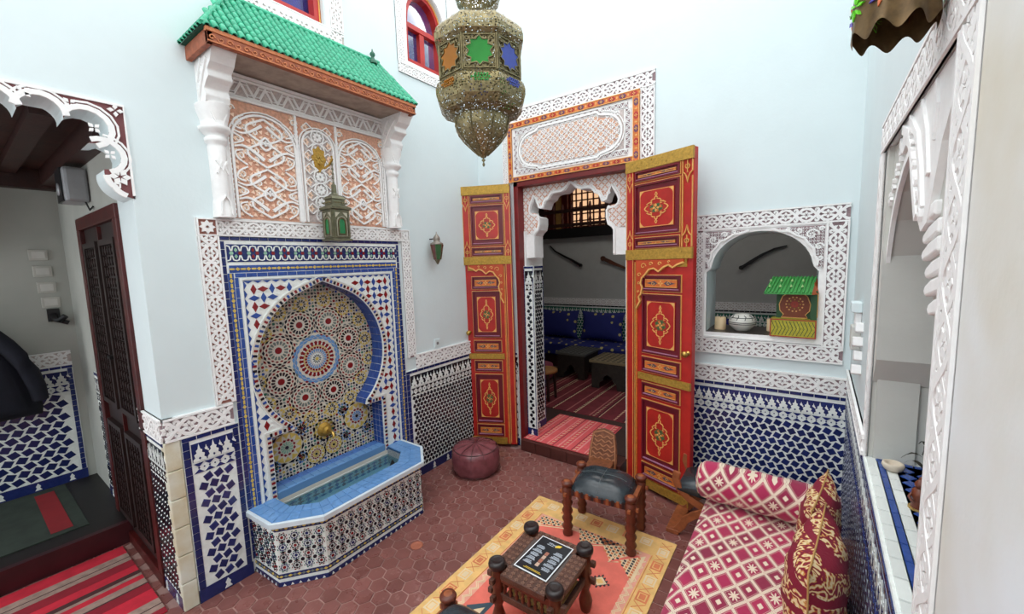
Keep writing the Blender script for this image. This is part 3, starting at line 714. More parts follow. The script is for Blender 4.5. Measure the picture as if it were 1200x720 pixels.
# dado of the right wall, sill tiles
dado(wall_right, FC, .0, 4.2, 1.19, .003, (.062, .052), dark=T_NAVY, blue=T_NAVY, limit=lambda p: True, th=.0008, white=M('pale_sheen_grout', (214, 222, 226), .35, var=.1))
s = MB(FC); carved_band(s, (.01, 1.245), (1.36, 1.245), .1, .006, bgm=CARVEBG2); s.build('stucco_band', wall_right)
SILLF = Fr(FC((0, 0, 0)) + Vector((0, 0, 1.2)), FC.u, -FC.w, (0, 0, 1))   # u along the wall, v into the wall
s = MB(SILLF); s.box(1.38, 2.57, -.01, .62, -.02, .0, GROUT); sill = s.build('sill_bed', wall_right)
def sill_tile(u, v, du, dv, mat):
    me = tile_mesh(('sill', round(du, 3), round(dv, 3), mat.name), [(-du / 2, -dv / 2), (du / 2, -dv / 2), (du / 2, dv / 2), (-du / 2, dv / 2)], .004, mat, .04)
    inst('tile', me, at(SILLF, u, v, 0), sill)
for i in range(12):
    u = 1.43 + i * .099
    sill_tile(u, .016, .094, .034, T_WHITE); sill_tile(u, .046, .094, .020, T_BLUE); sill_tile(u, .076, .094, .034, T_WHITE)
for j in range(7): sill_tile(1.40, .06 + j * .065, .02, .06, T_BLUE)
for i in range(18):
    for j in range(6):
        u = 1.46 + i * .063; v = .125 + j * .056
        me = tile_mesh('sillrh', rh(0, 0, .03, .027), .004, T_BLUE, .06); inst('tile', me, at(SILLF, u + (.0315 if j % 2 else 0), v, 0), sill)
# small carved bracket low beside the recess
s = MB(FC)
s.box(.62, .74, 1.80, 1.86, 0, .05, WHITE); s.box(.62, .74, 1.58, 1.72, 0, .045, GREYW); s.box(.64, .72, 1.72, 1.80, 0, .03, CARVE)
for k in range(4): s.poly([(.80 + .0, 1.75 - k * .08), (.86, 1.76 - k * .08), (.87, 1.71 - k * .08), (.80, 1.69 - k * .08)], 0, .035 + .008 * (k % 2), CARVE)
o = s.build('stucco_bracket', None, bevel=.006); tag(o, 'small white stucco bracket on the right wall near the corner', 'bracket')
# ---- wall behind the camera, unseen, kept low to let in more sky
s = MB(); s.box(-3.5, .9, -5.0, -4.8, -.02, 3.35, WHITE); s.build('wall_front', kind='structure')
# ---- corridor on the left
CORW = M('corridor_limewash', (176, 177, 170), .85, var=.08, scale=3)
s = MB(FD); s.holes([(-5.9, -.02), (-3.5, -.02), (-3.5, 3.3), (-5.9, 3.3)], [], -.3, 0, CORW); wall_c1 = s.build('wall_corridor_side', kind='structure')
s = MB(); s.box(-6.1, -5.75, -1.9, .9, -.02, 3.3, CORW); wall_c2 = s.build('wall_corridor_end', kind='structure')
FE = Fr((-5.75, 0, .17), (0, 1, 0), (0, 0, 1), (1, 0, 0))
dado(wall_c2, FE, -1.3, .67, 1.14, .004, (.085, .062), dark=T_NAVY, blue=T_NAVY, blueside=(0, .04))
s = MB(FE); carved_band(s, (-1.3, 1.21), (.67, 1.21), .14, .006, bgm=CARVEBG2); s.build('stucco_band', wall_c2)
dado(wall_c1, Fr((0, .73, .17), (1, 0, 0), (0, 0, 1), (0, -1, 0)), -5.1, -4.85, 1.14, .004, (.05, .045), dark=T_BLACK)
CEILW = M('old_cedar_ceiling', (70, 34, 26), .55, var=.45, scale=6, bumps=.2)
s = MB(); s.box(-6, -3.5, -1.7, .73, 3.12, 3.3, CEILW); ceil = s.build('ceiling', kind='structure')
for i in range(9):
    s = MB(); s.box(-5.75, -3.52, -1.5 + i * .27, -1.40 + i * .27, 3.06, 3.125, WOODD); s.build('beam', ceil)
s = MB(); s.box(-5.75, -5.63, -1.5, .73, 2.95, 3.12, WOODD); s.box(-5.75, -3.52, .63, .728, 2.98, 3.12, WOODD); s.build('wall_plate', ceil)
s = MB(); s.box(-5.75, -4.40, -1.5, .73, -.02, .17, M('dark_corridor_floor', (30, 26, 25), .5, var=.3)); s.box(-4.42, -4.37, -1.5, .73, .0, .172, M('step_riser', (64, 24, 30), .35, var=.3, scale=6))
s.build('floor_corridor', kind='structure')
# ---- salon behind the doorway
SAL = M('salon_wall', (176, 178, 176), .8, var=.05)
s = MB(); s.box(-5.6, 1.6, 7.5, 7.7, 0, 2.78, SAL); ws = s.build('wall_salon_back', kind='structure')
s = MB(); s.box(-5.8, -5.6, 4.25, 8.8, 0, 4.1, SAL); s.build('wall_salon_left', kind='structure')
s = MB(); s.box(1.6, 1.8, 4.25, 8.8, 0, 4.1, SAL); s.build('wall_salon_right', kind='structure')
s = MB(); s.box(-5.8, -3.15, 4.2, 4.25, 0, 4.1, SAL); s.box(.75, 1.8, 4.2, 4.25, 0, 4.1, SAL); s.build('wall_salon_front', kind='structure')
s = MB(); s.box(-5.8, 1.8, 4.2, 8.8, 4.1, 4.2, SAL); s.build('ceiling_salon', kind='structure')
s = MB(); s.box(-5.8, 1.8, 8.7, 8.8, 2.6, 4.1, WOODD); wg = s.build('wall_gallery', kind='structure')
s = MB(); s.box(-5.6, 1.6, 3.91, 7.5, -.02, .13, M('salon_floor', (70, 46, 42), .5, var=.3)); s.build('floor_salon', kind='structure')
FS = Fr((0, 7.5, .13), (1, 0, 0), (0, 0, 1), (0, -1, 0))
dado(ws, FS, -5.5, 1.5, 1.14, .004, (.06, .052), dark=T_GREEN, blue=T_BLACK)
s = MB(FS); carved_band(s, (-5.5, 1.205), (1.5, 1.205), .13, .004, bgm=CARVEBG2); s.build('stucco_band', ws)
s = MB(); s.box(-5.6, 1.6, 7.38, 8.7, 2.62, 2.80, IRON); s.build('gallery_beam', ws)
# doorstep
s = MB(); s.box(-2.585, -1.40, 3.70, 4.3, 0, .125, STEPM); st = s.build('doorstep', wall_back, bevel=.006)
for i in range(6):
    s = MB(); s.box(-2.585 + i * .198 + .003, -2.585 + (i + 1) * .198 - .003, 3.69, 3.72, .003, .128, STEPM); s.build('brick', st, bevel=.003)
# ---- floor of the court
s = MB(); s.box(-4.42, .8, -5, 4.3, -.06, -.004, FLOORG); floor = s.build('floor', kind='structure')
hexs = []
a = .066; 
for i in range(-2, 62):
    for j in range(-3, 104):
        x = -4.4 + i * a * 1.5 * 1.02; y = -4.6 + (j + (.5 if i % 2 else 0)) * a * math.sqrt(3) * 1.02
        if x > .3 or y > 3.72: continue
        if x < -3.16 and y > .66: continue
        px = project((x, y, 0)); vis = px[2] > .3 and -40 < px[0] < 1240 and -20 < px[1] < 780
        hid = (-1.95 < x < -.72 and .2 < y < 3.0) or (x > -.55 and y < 3.1) or (x < -2.68 and 1.12 < y < 2.42)
        hexs.append(((0 if vis and not hid else 1), px[2] if vis else 9, x, y))
hexs.sort()
hm = MB(); hm.frus(circ(0, 0, a * .974, 6), -.01, .0, .045, FLOORT); hme = hm.mesh('floor_tile')
s = MB()
for k, (_, _, x, y) in enumerate(hexs):
    if k < 300:
        m_ = Matrix.Translation((x, y, random.uniform(-.0015, .0015))) @ Matrix.Rotation(random.uniform(-.03, .03), 4, 'Z') @ Matrix.Rotation(random.uniform(-.006, .006), 4, 'X'); inst('floor_tile', hme, m_, floor)
    else: s.frus(circ(x, y, a * .974, 6), -.01, random.uniform(-.0015, .0015), .06, FLOORT)
s.build('far_floor_tiles', floor, kind='stuff')
s = MB(); s.lathe((-2.36, 1.93, 0), [(.045, -.002), (.05, .004), (.042, .007), (.03, .002)], M('drain_ring', (176, 104, 80), .5), 14); s.build('floor_drain', floor)
# ================================================================== FOUNTAIN
ft = thing('wall_fountain', 'tiled wall fountain with horseshoe mosaic recess and projecting blue-rimmed basin', 'fountain', (-3.0, 1.78, 0))
s = MB(FA)
s.box(.98, 1.10, 1.268, 2.50, -.02, .010, CARVE); carved_band(s, (1.04, 2.385), (1.04, 1.275), .115, .012, .012, fg=CARVE, bgm=M('red_brown_recess', (158, 104, 92), .85, var=.2))
s.xf(); s.frame(.985, 1.098, 2.388, 2.498, .008, .01, .024, CARVE); s.box(.985, 1.098, 2.388, 2.498, .0, .013, MATS['red_brown_recess']); flower(s, 1.04, 2.443, .045, 8, .012, .024, CARVE)
s.box(2.60, 2.70, 1.25, 2.50, -.02, .008, CARVE); carved_band(s, (2.65, 2.385), (2.65, 1.25), .10, .010, .01)
s.frame(2.6, 2.7, 2.39, 2.498, .008, .01, .02, CARVE); flower(s, 2.65, 2.443, .04, 8, .01, .02, CARVE)
carved_band(s, (1.10, 2.443), (2.60, 2.443), .11, .010, .012, bgm=CARVEBG2)
s.build('carved_plaster_frame', ft)
# ---- tiled surround: nested borders, then the star field, with the recess left open
OUT = [(1.10, .12), (2.56, .12), (2.56, 2.388), (1.10, 2.388)]
s = MB(FA); s.holes([(1.10, .02), (2.56, .02), (2.56, 2.388), (1.10, 2.388)], [LENS], -.01, .012, GROUT); s.build('mortar_bed', ft)
z = .012
def brick_row(s, p0, p1, wd, L, mat, gap=.003):
    d = math.dist(p0, p1); n = max(1, round(d / L)); a = math.atan2(p1[1] - p0[1], p1[0] - p0[0]); s.xf(p0[0], p0[1], a)
    for i in range(n): s.frus([(i * d / n + gap / 2, -wd / 2), ((i + 1) * d / n - gap / 2, -wd / 2), ((i + 1) * d / n - gap / 2, wd / 2), (i * d / n + gap / 2, wd / 2)], z, z + .004, .04, mat)
    s.X = None
s = MB(FA)
brick_row(s, (1.10, 2.374), (2.56, 2.374), .024, .06, T_NAVY); brick_row(s, (1.113, 2.355), (1.113, .1), .024, .055, T_NAVY); brick_row(s, (2.545, 2.355), (2.545, .1), .024, .055, T_NAVY)
# interlaced frieze
s.poly([(1.135, 2.215), (2.525, 2.215), (2.525, 2.335), (1.135, 2.335)], z, z + .002, T_NAVY)
n = 26; P = 1.39 / n
for i in range(n):
    c = 1.135 + (i + .5) * P; col = [T_PGREEN, T_NAVY, T_RED, T_NAVY][i % 4]
    s.poly(circ(c, 2.275, .013, 6), z + .002, z + .005, [T_PGREEN, T_RED][i % 2])
    for q in (-1, 1):
        s.rib([(c - P / 2, 2.275 + q * .05), (c - P * .2, 2.275 + q * .045), (c - P * .05, 2.275 + q * .016), (c + P * .05, 2.275 + q * .016), (c + P * .2, 2.275 + q * .045), (c + P / 2, 2.275 + q * .05)], .008, z, z + .006, T_WHITE)
        s.poly(rh(c + P / 2, 2.275 + q * .022, P * .2, .016), z + .002, z + .005, col)
# yellow chain on blue
def chain(s, p0, p1, wd):
    d = math.dist(p0, p1); a = math.atan2(p1[1] - p0[1], p1[0] - p0[0]); s.xf(p0[0], p0[1], a)
    s.poly([(0, -wd / 2), (d, -wd / 2), (d, wd / 2), (0, wd / 2)], z, z + .002, T_BLUE); n = round(d / .034)
    for i in range(n):
        c = (i + .5) * d / n
        if i % 2: s.poly(rh(c, 0, .016, .012), z, z + .005, T_YELL)
        else: s.poly([(c - .014, -.006), (c + .014, -.006), (c + .014, .006), (c - .014, .006)], z, z + .005, T_YELL)
    s.X = None
chain(s, (1.14, 2.168), (2.52, 2.168), .05); chain(s, (1.145, 2.14), (1.145, .15), .036); chain(s, (2.515, 2.14), (2.515, .15), .036)
brick_row(s, (1.17, 2.125), (2.49, 2.125), .028, .07, T_BLUE); brick_row(s, (1.178, 2.11), (1.178, .15), .022, .07, T_BLUE); brick_row(s, (2.482, 2.11), (2.482, .15), .022, .07, T_BLUE)
s.rib([(1.202, .15), (1.202, 2.098), (2.458, 2.098), (2.458, .15)], .018, z, z + .006, T_WHITE)
s.build('border_tiles', ft)
RING1 = offset_poly(LENS, .045)
RING1 = [(a, b) for a, b in RING1]
s = MB(FA); SKP = offset_poly(LENS, .062)
star_field(s, 1.215, 2.445, .16, 2.085, .0615, z, lambda c: inside(c, SKP))
s.build('star_tiles', ft, kind='stuff')
# white ring with alternating coloured blocks
s = MB(FA)
R2 = [p for p in LENS if True]
s.rib(offset_poly(LENS, .024), .034, z, z + .003, T_WARM, True); s.rib(offset_poly(LENS, .046), .008, z, z + .006, T_WHITE, True)
L2 = offset_poly(LENS, .02); acc = 0; k = 0
for i in range(len(L2)):
    a, b = L2[i], L2[(i + 1) % len(L2)]; d = math.dist(a, b); m = max(1, round(d / .034))
    if a[1] < .5 and b[1] < .5: continue
    for q in range(m):
        t = (q + .5) / m; c = (a[0] + (b[0] - a[0]) * t, a[1] + (b[1] - a[1]) * t); an = math.atan2(b[1] - a[1], b[0] - a[0])
        s.xf(c[0], c[1], an); s.frus([(-.009, -.012), (.009, -.012), (.009, .014), (-.009, .014)], z + .003, z + .007, .06, [T_BLUE, T_RED, T_BLACK][k % 3]); k += 1
s.X = None
s.build('arch_ring_tiles', ft)
# recess lining and back
DP = -.15
s = MB(FA); pts = LENS[2:-2]; k = 0
for i in range(len(LENS)):
    a, b = LENS[i], LENS[(i + 1) % len(LENS)]
    d = math.dist(a, b); m = max(1, round(d / .055))
    for q in range(m):
        p0 = [a[j] + (b[j] - a[j]) * (q + .03) / m for j in (0, 1)]; p1 = [a[j] + (b[j] - a[j]) * (q + .97) / m for j in (0, 1)]
        cx_, cz_ = 1.785, 1.35; 
        def ins(p, e): 
            l = math.hypot(p[0] - cx_, p[1] - cz_); return (p[0] + (cx_ - p[0]) / l * e, p[1] + (cz_ - p[1]) / l * e)
        for w0_, w1_ in ((DP, -.103), (-.10, -.053), (-.05, -.003)):
            s.add([(*p0, w0_), (*p1, w0_), (*p1, w1_), (*p0, w1_), (*ins(p0, .004), w0_ + .002), (*ins(p1, .004), w0_ + .002), (*ins(p1, .004), w1_ - .002), (*ins(p0, .004), w1_ - .002)],
                  [[4, 5, 6, 7], [0, 1, 5, 4], [1, 2, 6, 5], [2, 3, 7, 6], [3, 0, 4, 7]], T_BLUE)
s.build('lining_tiles', ft)
s = MB(FA); s.box(1.15, 2.42, .40, 2.15, DP - .05, DP, GROUTC); s.build('recess_bed', ft)
cxr, czr = 1.775, 1.405
LB = offset_poly(LENS, -.006)
ok0 = lambda p: inside(p, LB)
sats = [(cxr + .325 * math.cos(2 * PI * k / 8 + .39), czr + .325 * math.sin(2 * PI * k / 8 + .39)) for k in range(8)]
s = MB(FA); w = DP
A_ = ok0
rosette(s, cxr, czr, .205, 24, [(.24, .40, T_LBLUE, 'w', .8, 0), (.42, .50, T_RED, 'd', .7, .5), (.56, .74, T_RED, 'p', .78, 0), (.56, .70, T_WHITE, 'k', .5, .5), (.80, .90, T_LBLUE, 'k', 1.2, 0), (.88, 1.0, T_LBLUE, 'k', 1.2, .5)], w, (.07, T_YELL), A_)
s.rib(circ(cxr, czr, .205 * .53, 32), .006, w, w + .002, T_YELL, True)
s.poly(circ(cxr, czr, .205 * .23, 12), w, w + .001, T_WHITE)
rosette(s, cxr, czr, .205, 12, [(.08, .2, T_BLACK, 'k', .6, 0)], w + .001, None, A_)
s.build('central_rosette', ft)
for q, (x, y) in enumerate(sats):
    s = MB(FA); rosette(s, x, y, .13, 16, [(.22, .30, T_WHITE, 'k', .8, 0), (.36, .58, T_GREY if q % 2 else T_BLACK, 'p', .68, 0), (.62, .74, T_RED, 'k', .8, .5), (.78, .92, T_BLACK, 'k', .9, 0), (.92, 1.05, T_RED if q % 2 else T_GREY, 'k', .7, .5)], w, (.2, T_RED), A_)
    s.build('rosette', ft)
yl = []
for k in range(16):
    aa = 2 * PI * k / 16 + .2; r = .50 if k % 2 else .475; yl.append((cxr + r * math.cos(aa), czr + r * math.sin(aa)))
s = MB(FA)
for k, (x, y) in enumerate(yl):
    if not ok0((x, y)) and not ok0((x * .9 + cxr * .1, y * .9 + czr * .1)): continue
    s = MB(FA); rosette(s, x, y, .062, 10, [(.3, .6, T_BLACK, 'p', .6, 0), (.62, 1.0, T_YELL, 'w', .95, 0)], w, (.2, T_YELL), A_); s.build('rosette', ft)
low = [(1.47, .745, .12, T_PGREEN), (2.10, .80, .12, T_LBLUE), (1.70, .60, .075, T_YELL), (1.86, .62, .075, T_YELL)]
for x, y, r, c in low:
    s = MB(FA); rosette(s, x, y, r, 12, [(.15, .4, c, 'p', .7, 0), (.42, .6, T_RED, 'k', .9, .5), (.62, .98, T_YELL, 'w', .98, 0), (1.0, 1.16, T_BLACK, 'k', .9, .5)], w, (.12, T_BLACK), A_); s.build('rosette', ft)
for x, y, r in ((1.36, .62, .06), (1.60, .86, .065), (1.97, .90, .06), (2.2, .66, .06), (1.34, .84, .05), (2.2, .87, .05), (1.98, .66, .05), (1.58, .62, .05)):
    s = MB(FA); rosette(s, x, y, r, 10, [(.2, .55, T_BLACK, 'p', .7, 0), (.6, .95, T_LBLUE, 'k', .8, .5)], w, (.15, T_RED), A_); s.build('rosette', ft)
disks = [(cxr, czr, .212)] + [(x, y, .138) for x, y in sats] + [(x, y, .064) for x, y in yl] + [(x, y, r * 1.16) for x, y, r, _ in low] + [(1.785, .785, .07)]
def free(p):
    if not ok0(p): return False
    return all(math.hypot(p[0] - a, p[1] - b) > r for a, b, r in disks)
s = MB(FA); small_zellige(s, 1.23, 2.35, .44, 2.07, .0265, w, free); s.build('filler_tiles', ft, kind='stuff')
# brass spout
s = MB(FA); 
rosette(s, 1.785, .785, .10, 12, [(.62, .9, T_YELL, 'k', .9, 0), (.8, 1.0, T_BLACK, 'k', .8, .5)], w, None)
s.build('spout_rosette', ft)
s = MB(); s.lathe((-3.298, 1.785, .785), [(.062, 0), (.06, .012), (.04, .02), (.034, .034), (.042, .045), (.03, .06), (.018, .066)], BRASS, 20, axis=0)
s.tube([(-3.24, 1.785, .79), (-3.19, 1.785, .79), (-3.16, 1.785, .775), (-3.15, 1.785, .75)], [.016, .015, .014, .013], BRASSY, 10)
s.build('brass_spout', ft)
# ---- basin
def basin_poly(d):
    return [(-3.15, 1.115 - d), (-2.835 + d * .3, 1.135 - d), (-2.64 + d, 1.375 - d * .45), (-2.64 + d, 2.245 + d * .45), (-2.86 + d * .4, 2.43 + d), (-3.15, 2.43 + d)]
BF = WORLD
s = MB(); op = basin_poly(0); ip = [(-3.145, 1.28), (-2.93, 1.29), (-2.80, 1.43), (-2.80, 2.14), (-2.93, 2.28), (-3.145, 2.29)]
s.holes(op, [ip], .0, .45, GROUT); s.holes(basin_poly(-.01), [], .0, .2, GROUT)
body = s.build('basin_body', ft)
s = MB(); rimo = basin_poly(.03); s.holes(rimo, [ip], .445, .470, T_LBLUE); rim = s.build('basin_rim', ft, bevel=.006)
s = MB(); ro = basin_poly(.036); ri = basin_poly(.012)
for i in range(5): s.poly([ro[i], ro[i + 1], ri[i + 1], ri[i]], .438, .474, M('white_rim_edge', (216, 228, 236), .25, var=.1))
s.build('white_rim_edge', ft, bevel=.004)
# rim tiles
s = MB()
for i in range(5):
    a0, a1, b0, b1 = basin_poly(.012)[i], basin_poly(.012)[i + 1], ip[i], ip[i + 1]
    n = max(2, round(math.dist(a0, a1) / .075))
    for k in range(n):
        t0, t1 = (k + .025) / n, (k + .975) / n
        for r0, r1 in ((.02, .48), (.52, .98)):
            def L(t, r): return tuple((a0[j] + (a1[j] - a0[j]) * t) * (1 - r) + (b0[j] + (b1[j] - b0[j]) * t) * r for j in (0, 1))
            s = MB(); s.frus([L(t0, r0), L(t1, r0), L(t1, r1), L(t0, r1)], .470, .4745, .04, T_LBLUE); s.build('tile', rim)
# raised ledge along the recess
s = MB(); s.box(-3.30, -3.135, 1.305, 2.265, .44, .50, T_LBLUE)
for k in range(14):
    y = 1.31 + k * .0683; s.frus([(-3.215, y), (-3.14, y), (-3.14, y + .064), (-3.215, y + .064)], .50, .505, .05, T_LBLUE); s.frus([(-3.295, y), (-3.22, y), (-3.22, y + .064), (-3.295, y + .064)], .50, .505, .05, M('mid_blue_tile', (84, 126, 196), .16, var=.2, scale=30))
s.build('back_ledge', ft, bevel=.003)
# inner walls tiled blue, floor, water
s = MB()
for i in range(6):
    a0, a1 = ip[i], ip[(i + 1) % 6]; s.add([(*a0, .1), (*a1, .1), (*a1, .468), (*a0, .468)], [[0, 1, 2, 3]], M('basin_lining', (58, 108, 166), .2, var=.3, scale=26))
s.add([(*p, .1) for p in ip], [list(range(6))], MATS['basin_lining']); s.build('basin_lining', ft)
wm, t, b = newmat('basin_water', .03); vec, x, y, zz_ = coords(t); b.inputs['Base Color'].default_value = srgb((120, 176, 200)); b.inputs['Transmission Weight'].default_value = .85; b.inputs['IOR'].default_value = 1.33
bump(t, b, noise(t, vec, 14, 2), .12, .01)
s = MB(); s.poly([(p[0] * .999 - .0028, p[1]) for p in ip], .385, .39, wm); s.build('water', ft)
s = MB(); s.lathe((-2.90, 2.16, .37), [(.03, 0), (.035, .02), (.02, .05), (.008, .08)], IRON, 12); s.build('water_jet', ft)
# basin face tiles
P = basin_poly(0)
for i in range(5):
    a0, a1 = P[i], P[i + 1]; L = math.dist(a0, a1); d = Vector((a1[0] - a0[0], a1[1] - a0[1], 0)).normalized(); nrm = Vector((d.y, -d.x, 0))
    F = Fr((a0[0], a0[1], 0), d, (0, 0, 1), nrm); s = MB(F); th = .003
    s.box(0, L, 0, .03, -.01, .006, T_NAVY)
    for k in range(int(L / .05)): s.poly([(.02 + k * .05, .005), (.04 + k * .05, .005), (.03 + k * .05, .022)], .006, .009, T_WHITE)
    for v in (.072, .415):
        s.poly([(0, v - .017), (L, v - .017), (L, v + .017), (0, v + .017)], 0, .002, T_NAVY); n = max(1, round(L / .028))
        for k in range(n): s.poly(rh((k + .5) * L / n, v, L / n * .48, .009), .002, .005, [T_YELL, T_GREY][k % 2])
    lo, hi = .10, .39
    ni = max(1, round(L / .078)); NR = 4
    ds = []
    for k in range(ni):
        for q in range(NR):
            c = ((k + .5) * L / ni, lo + (q + .5) * (hi - lo) / NR); ds.append(c)
            rosette(s, c[0], c[1], .034, 8, [(.5, .78, T_BLACK if (k + q) % 2 else T_NAVY, 'k', 1.0, 0), (.85, 1.05, T_RED if (k + q) % 2 else T_GREEN, 'k', .5, .5)], 0, (.3, [T_RED, T_BLACK, T_NAVY][(k + q) % 3]), None, .004)
    for k in range(ni + 1):
        for q in range(NR + 1):
            c = (k * L / ni, lo + q * (hi - lo) / NR)
            if .01 < c[0] < L - .01 and lo < c[1] < hi: s.poly(circ(c[0], c[1], .013, 8), 0, .004, T_BLACK)
    for k in range(ni):
        for q in range(NR + 1):
            c = ((k + .5) * L / ni, lo + q * (hi - lo) / NR)
            if lo < c[1] < hi: s.poly(circ(c[0], c[1], .009, 6), 0, .004, T_BLACK)
    s.build('basin_face_tiles', body)
# ================================================================== TILED CANOPY over the fountain
cp = thing('tiled_canopy', 'green tiled canopy on carved plaster pilasters above the wall fountain', 'canopy', (-3.15, 1.8, 2.5))
y0, y1 = 1.03, 2.56; XF = -2.80; ZE = 3.50; ZT = 3.94
s = MB(); 
def pr(s, x0, x1, ya, yb, z0, z1, mat): s.box(x0, x1, ya, yb, z0, z1, mat)
pr(s, XF - .03, XF, y0, y1, 3.455, 3.535, WOODC); pr(s, XF - .02, XF + .006, y0 - .006, y1 + .006, 3.515, 3.54, WOODC2); pr(s, -3.15, XF, y0, y0 + .03, 3.455, 3.535, WOODC); pr(s, -3.15, XF, y1 - .03, y1, 3.455, 3.535, WOODC)
fas = s.build('carved_fascia', cp, bevel=.003)
s = MB(Fr((XF, 0, 0), (0, 1, 0), (0, 0, 1), (1, 0, 0)))
n = 34
for i in range(n):
    c = y0 + (i + .5) * (y1 - y0) / n; s.rib(spiral(c, 3.485, .018, i % 2 * PI, 1, 8), .006, .0, .005, WOODC2)
s.rib([(y0, 3.463), (y1, 3.463)], .007, 0, .006, WOODC2); s.build('fascia_carving', fas)
s = MB(); s.box(-3.15, XF - .03, y0 + .03, y1 - .03, 3.47, 3.485, M('grey_soffit_board', (176, 162, 148), .7, var=.25, scale=14)); s.build('soffit', cp)
# roof bed: front slope and two hips
rb = [(XF - .0, y0 - .02, ZE + .04), (XF, y1 + .02, ZE + .04), (-3.15, y1 - .10, ZT), (-3.15, y0 + .26, ZT), (-3.15, y0 - .02, ZE + .04), (-3.15, y1 + .02, ZE + .04)]
s = MB(); s.add(rb, [[0, 1, 2, 3], [0, 3, 4], [1, 5, 2], [0, 4, 5, 1]], ROOFU); s.build('roof_bed', cp)
# tiles: barrel tiles in courses
tm = MB(); n = 5; L = .068; r = .020; vs = []
for yy in (0, L):
    k = 1.0 if yy == 0 else .86
    for j in range(n + 1): a = PI * j / n; vs.append((r * k * math.cos(a), yy, r * k * math.sin(a) * 1.0))
    for j in range(n + 1): a = PI * j / n; vs.append(((r * k - .005) * math.cos(a), yy, (r * k - .005) * math.sin(a)))
m1 = n + 1
fsx = [[j, j + 1, 2 * m1 + j + 1, 2 * m1 + j] for j in range(n)] + [[j, m1 + j, m1 + j + 1, j + 1] for j in range(n)] + [[2 * m1 + j, 3 * m1 + j + 1, 3 * m1 + j, 2 * m1 + j] for j in range(0)]
tm.add(vs, fsx, ROOFG, True); rt = tm.mesh('roof_tile')
sl = Vector((-3.15 - XF, 0, ZT - ZE - .04)); SL = sl.length; sv = sl.normalized(); nx = Vector((0, 1, 0)); nn_ = nx.cross(sv) * 1
if nn_.z < 0: nn_ = -nn_
rows = 9; cols = 34; cw = (y1 - y0 + .04) / cols; cnt = 0
rs = MB()
for i in range(cols):
    y = y0 - .02 + (i + .5) * cw
    for j in range(rows):
        t = j / rows
        lim0 = y0 - .02 + t * .28; lim1 = y1 + .02 - t * .12
        if not (lim0 < y < lim1): continue
        p = Vector((XF, y, ZE + .045)) + sv * (t * SL) + sv * (-.012 if j == 0 else 0)
        mt = Matrix((nx, sv, nn_)).transposed().to_4x4()
        inst('roof_tile', rt, Matrix.Translation(p) @ mt @ Matrix.Rotation(random.uniform(-.03, .03), 4, 'Z'), cp)
# hip tiles and wall capping
for (a, b) in (((XF, y0 - .02, ZE + .05), (-3.15, y0 + .26, ZT + .01)), ((XF, y1 + .02, ZE + .05), (-3.15, y1 - .10, ZT + .01))):
    rs.tube([a, b], .014, ROOFG, 8)
rs.tube([(-3.14, y0 + .2, ZT + .01), (-3.14, y1 - .09, ZT + .01)], .018, ROOFG, 8)
hs = Vector((0, .28, ZT - ZE - .04)); HL = hs.length; hs = hs.normalized(); hx = Vector((-1, 0, 0)); hn = hx.cross(hs)
if hn.z < 0: hn = -hn
for i in range(8):
    for j in range(8):
        t = j / 9
        if (i + .5) / 8 < t: continue
        inst('roof_tile', rt, Matrix.Translation(Vector((XF - (i + .5) * .0437, y0 - .02, ZE + .045)) + hs * (t * HL - (.01 if j == 0 else 0))) @ Matrix((hx, hs, hn)).transposed().to_4x4(), cp)
rs.build('hip_and_ridge_tiles', cp)
s = MB(); s.lathe((-3.10, 2.38, ZT - .04), [(.035, 0), (.036, .02), (.018, .035), (.012, .055), (.022, .07), (.022, .085), (.008, .10), (.004, .12)], M('green_finial', (20, 96, 70), .3), 12); s.build('finial', cp)
# carved panel
FP = FA; s = MB(FP)
s.box(1.10, 2.50, 2.50, 3.47, -.01, .008, CARVE)
interlace_band(s, (1.2, 3.375), (2.46, 3.375), .125, .010, .012); s.rib([(1.2, 3.30), (2.46, 3.30)], .016, .008, .03, CARVE); s.rib([(1.2, 3.45), (2.46, 3.45)], .02, .008, .035, CARVE)
s.build('interlaced_frieze', cp)
carved = MB(FP)
carved.poly([(1.19, 2.51), (2.45, 2.51), (2.45, 3.29), (1.19, 3.29)], 0, .012, PEACHBG)
def arch_outline(cx, w, zb, zs):
    r = w / 2; return [(cx - r, zb)] + [(cx + r * math.cos(math.radians(a)), zs + r * .92 * math.sin(math.radians(a))) for a in range(180, -1, -12)] + [(cx + r, zb)]
panels = [(1.44, .42, 3.03), (1.83, .25, 3.10), (2.20, .40, 3.03)]
for cxp, w_, zs in panels:
    for o_, wd in ((0, .014), (.022, .008)): carved.rib(arch_outline(cxp, w_ + 2 * o_, 2.515, zs), wd, .012, .030, CARVE)
for x in (1.195, 1.665, 1.99, 2.445): carved.rib([(x, 2.51), (x, 3.29)], .016, .012, .028, CARVE); 
for x in (1.675, 1.985):
    for k in range(22): carved.poly(rh(x, 2.53 + k * .034, .006, .015), .012, .024, CARVE)
def smooth(pts, k=4):
    out = []; n = len(pts)
    for i in range(n - 1):
        p0, p1, p2, p3 = pts[max(0, i - 1)], pts[i], pts[i + 1], pts[min(n - 1, i + 2)]
        for j in range(k):
            t = j / k; out.append(tuple(.5 * (2 * p1[q] + (p2[q] - p0[q]) * t + (2 * p0[q] - 5 * p1[q] + 4 * p2[q] - p3[q]) * t * t + (3 * p1[q] - p0[q] - 3 * p2[q] + p3[q]) * t ** 3) for q in (0, 1)))
    return out + [pts[-1]]
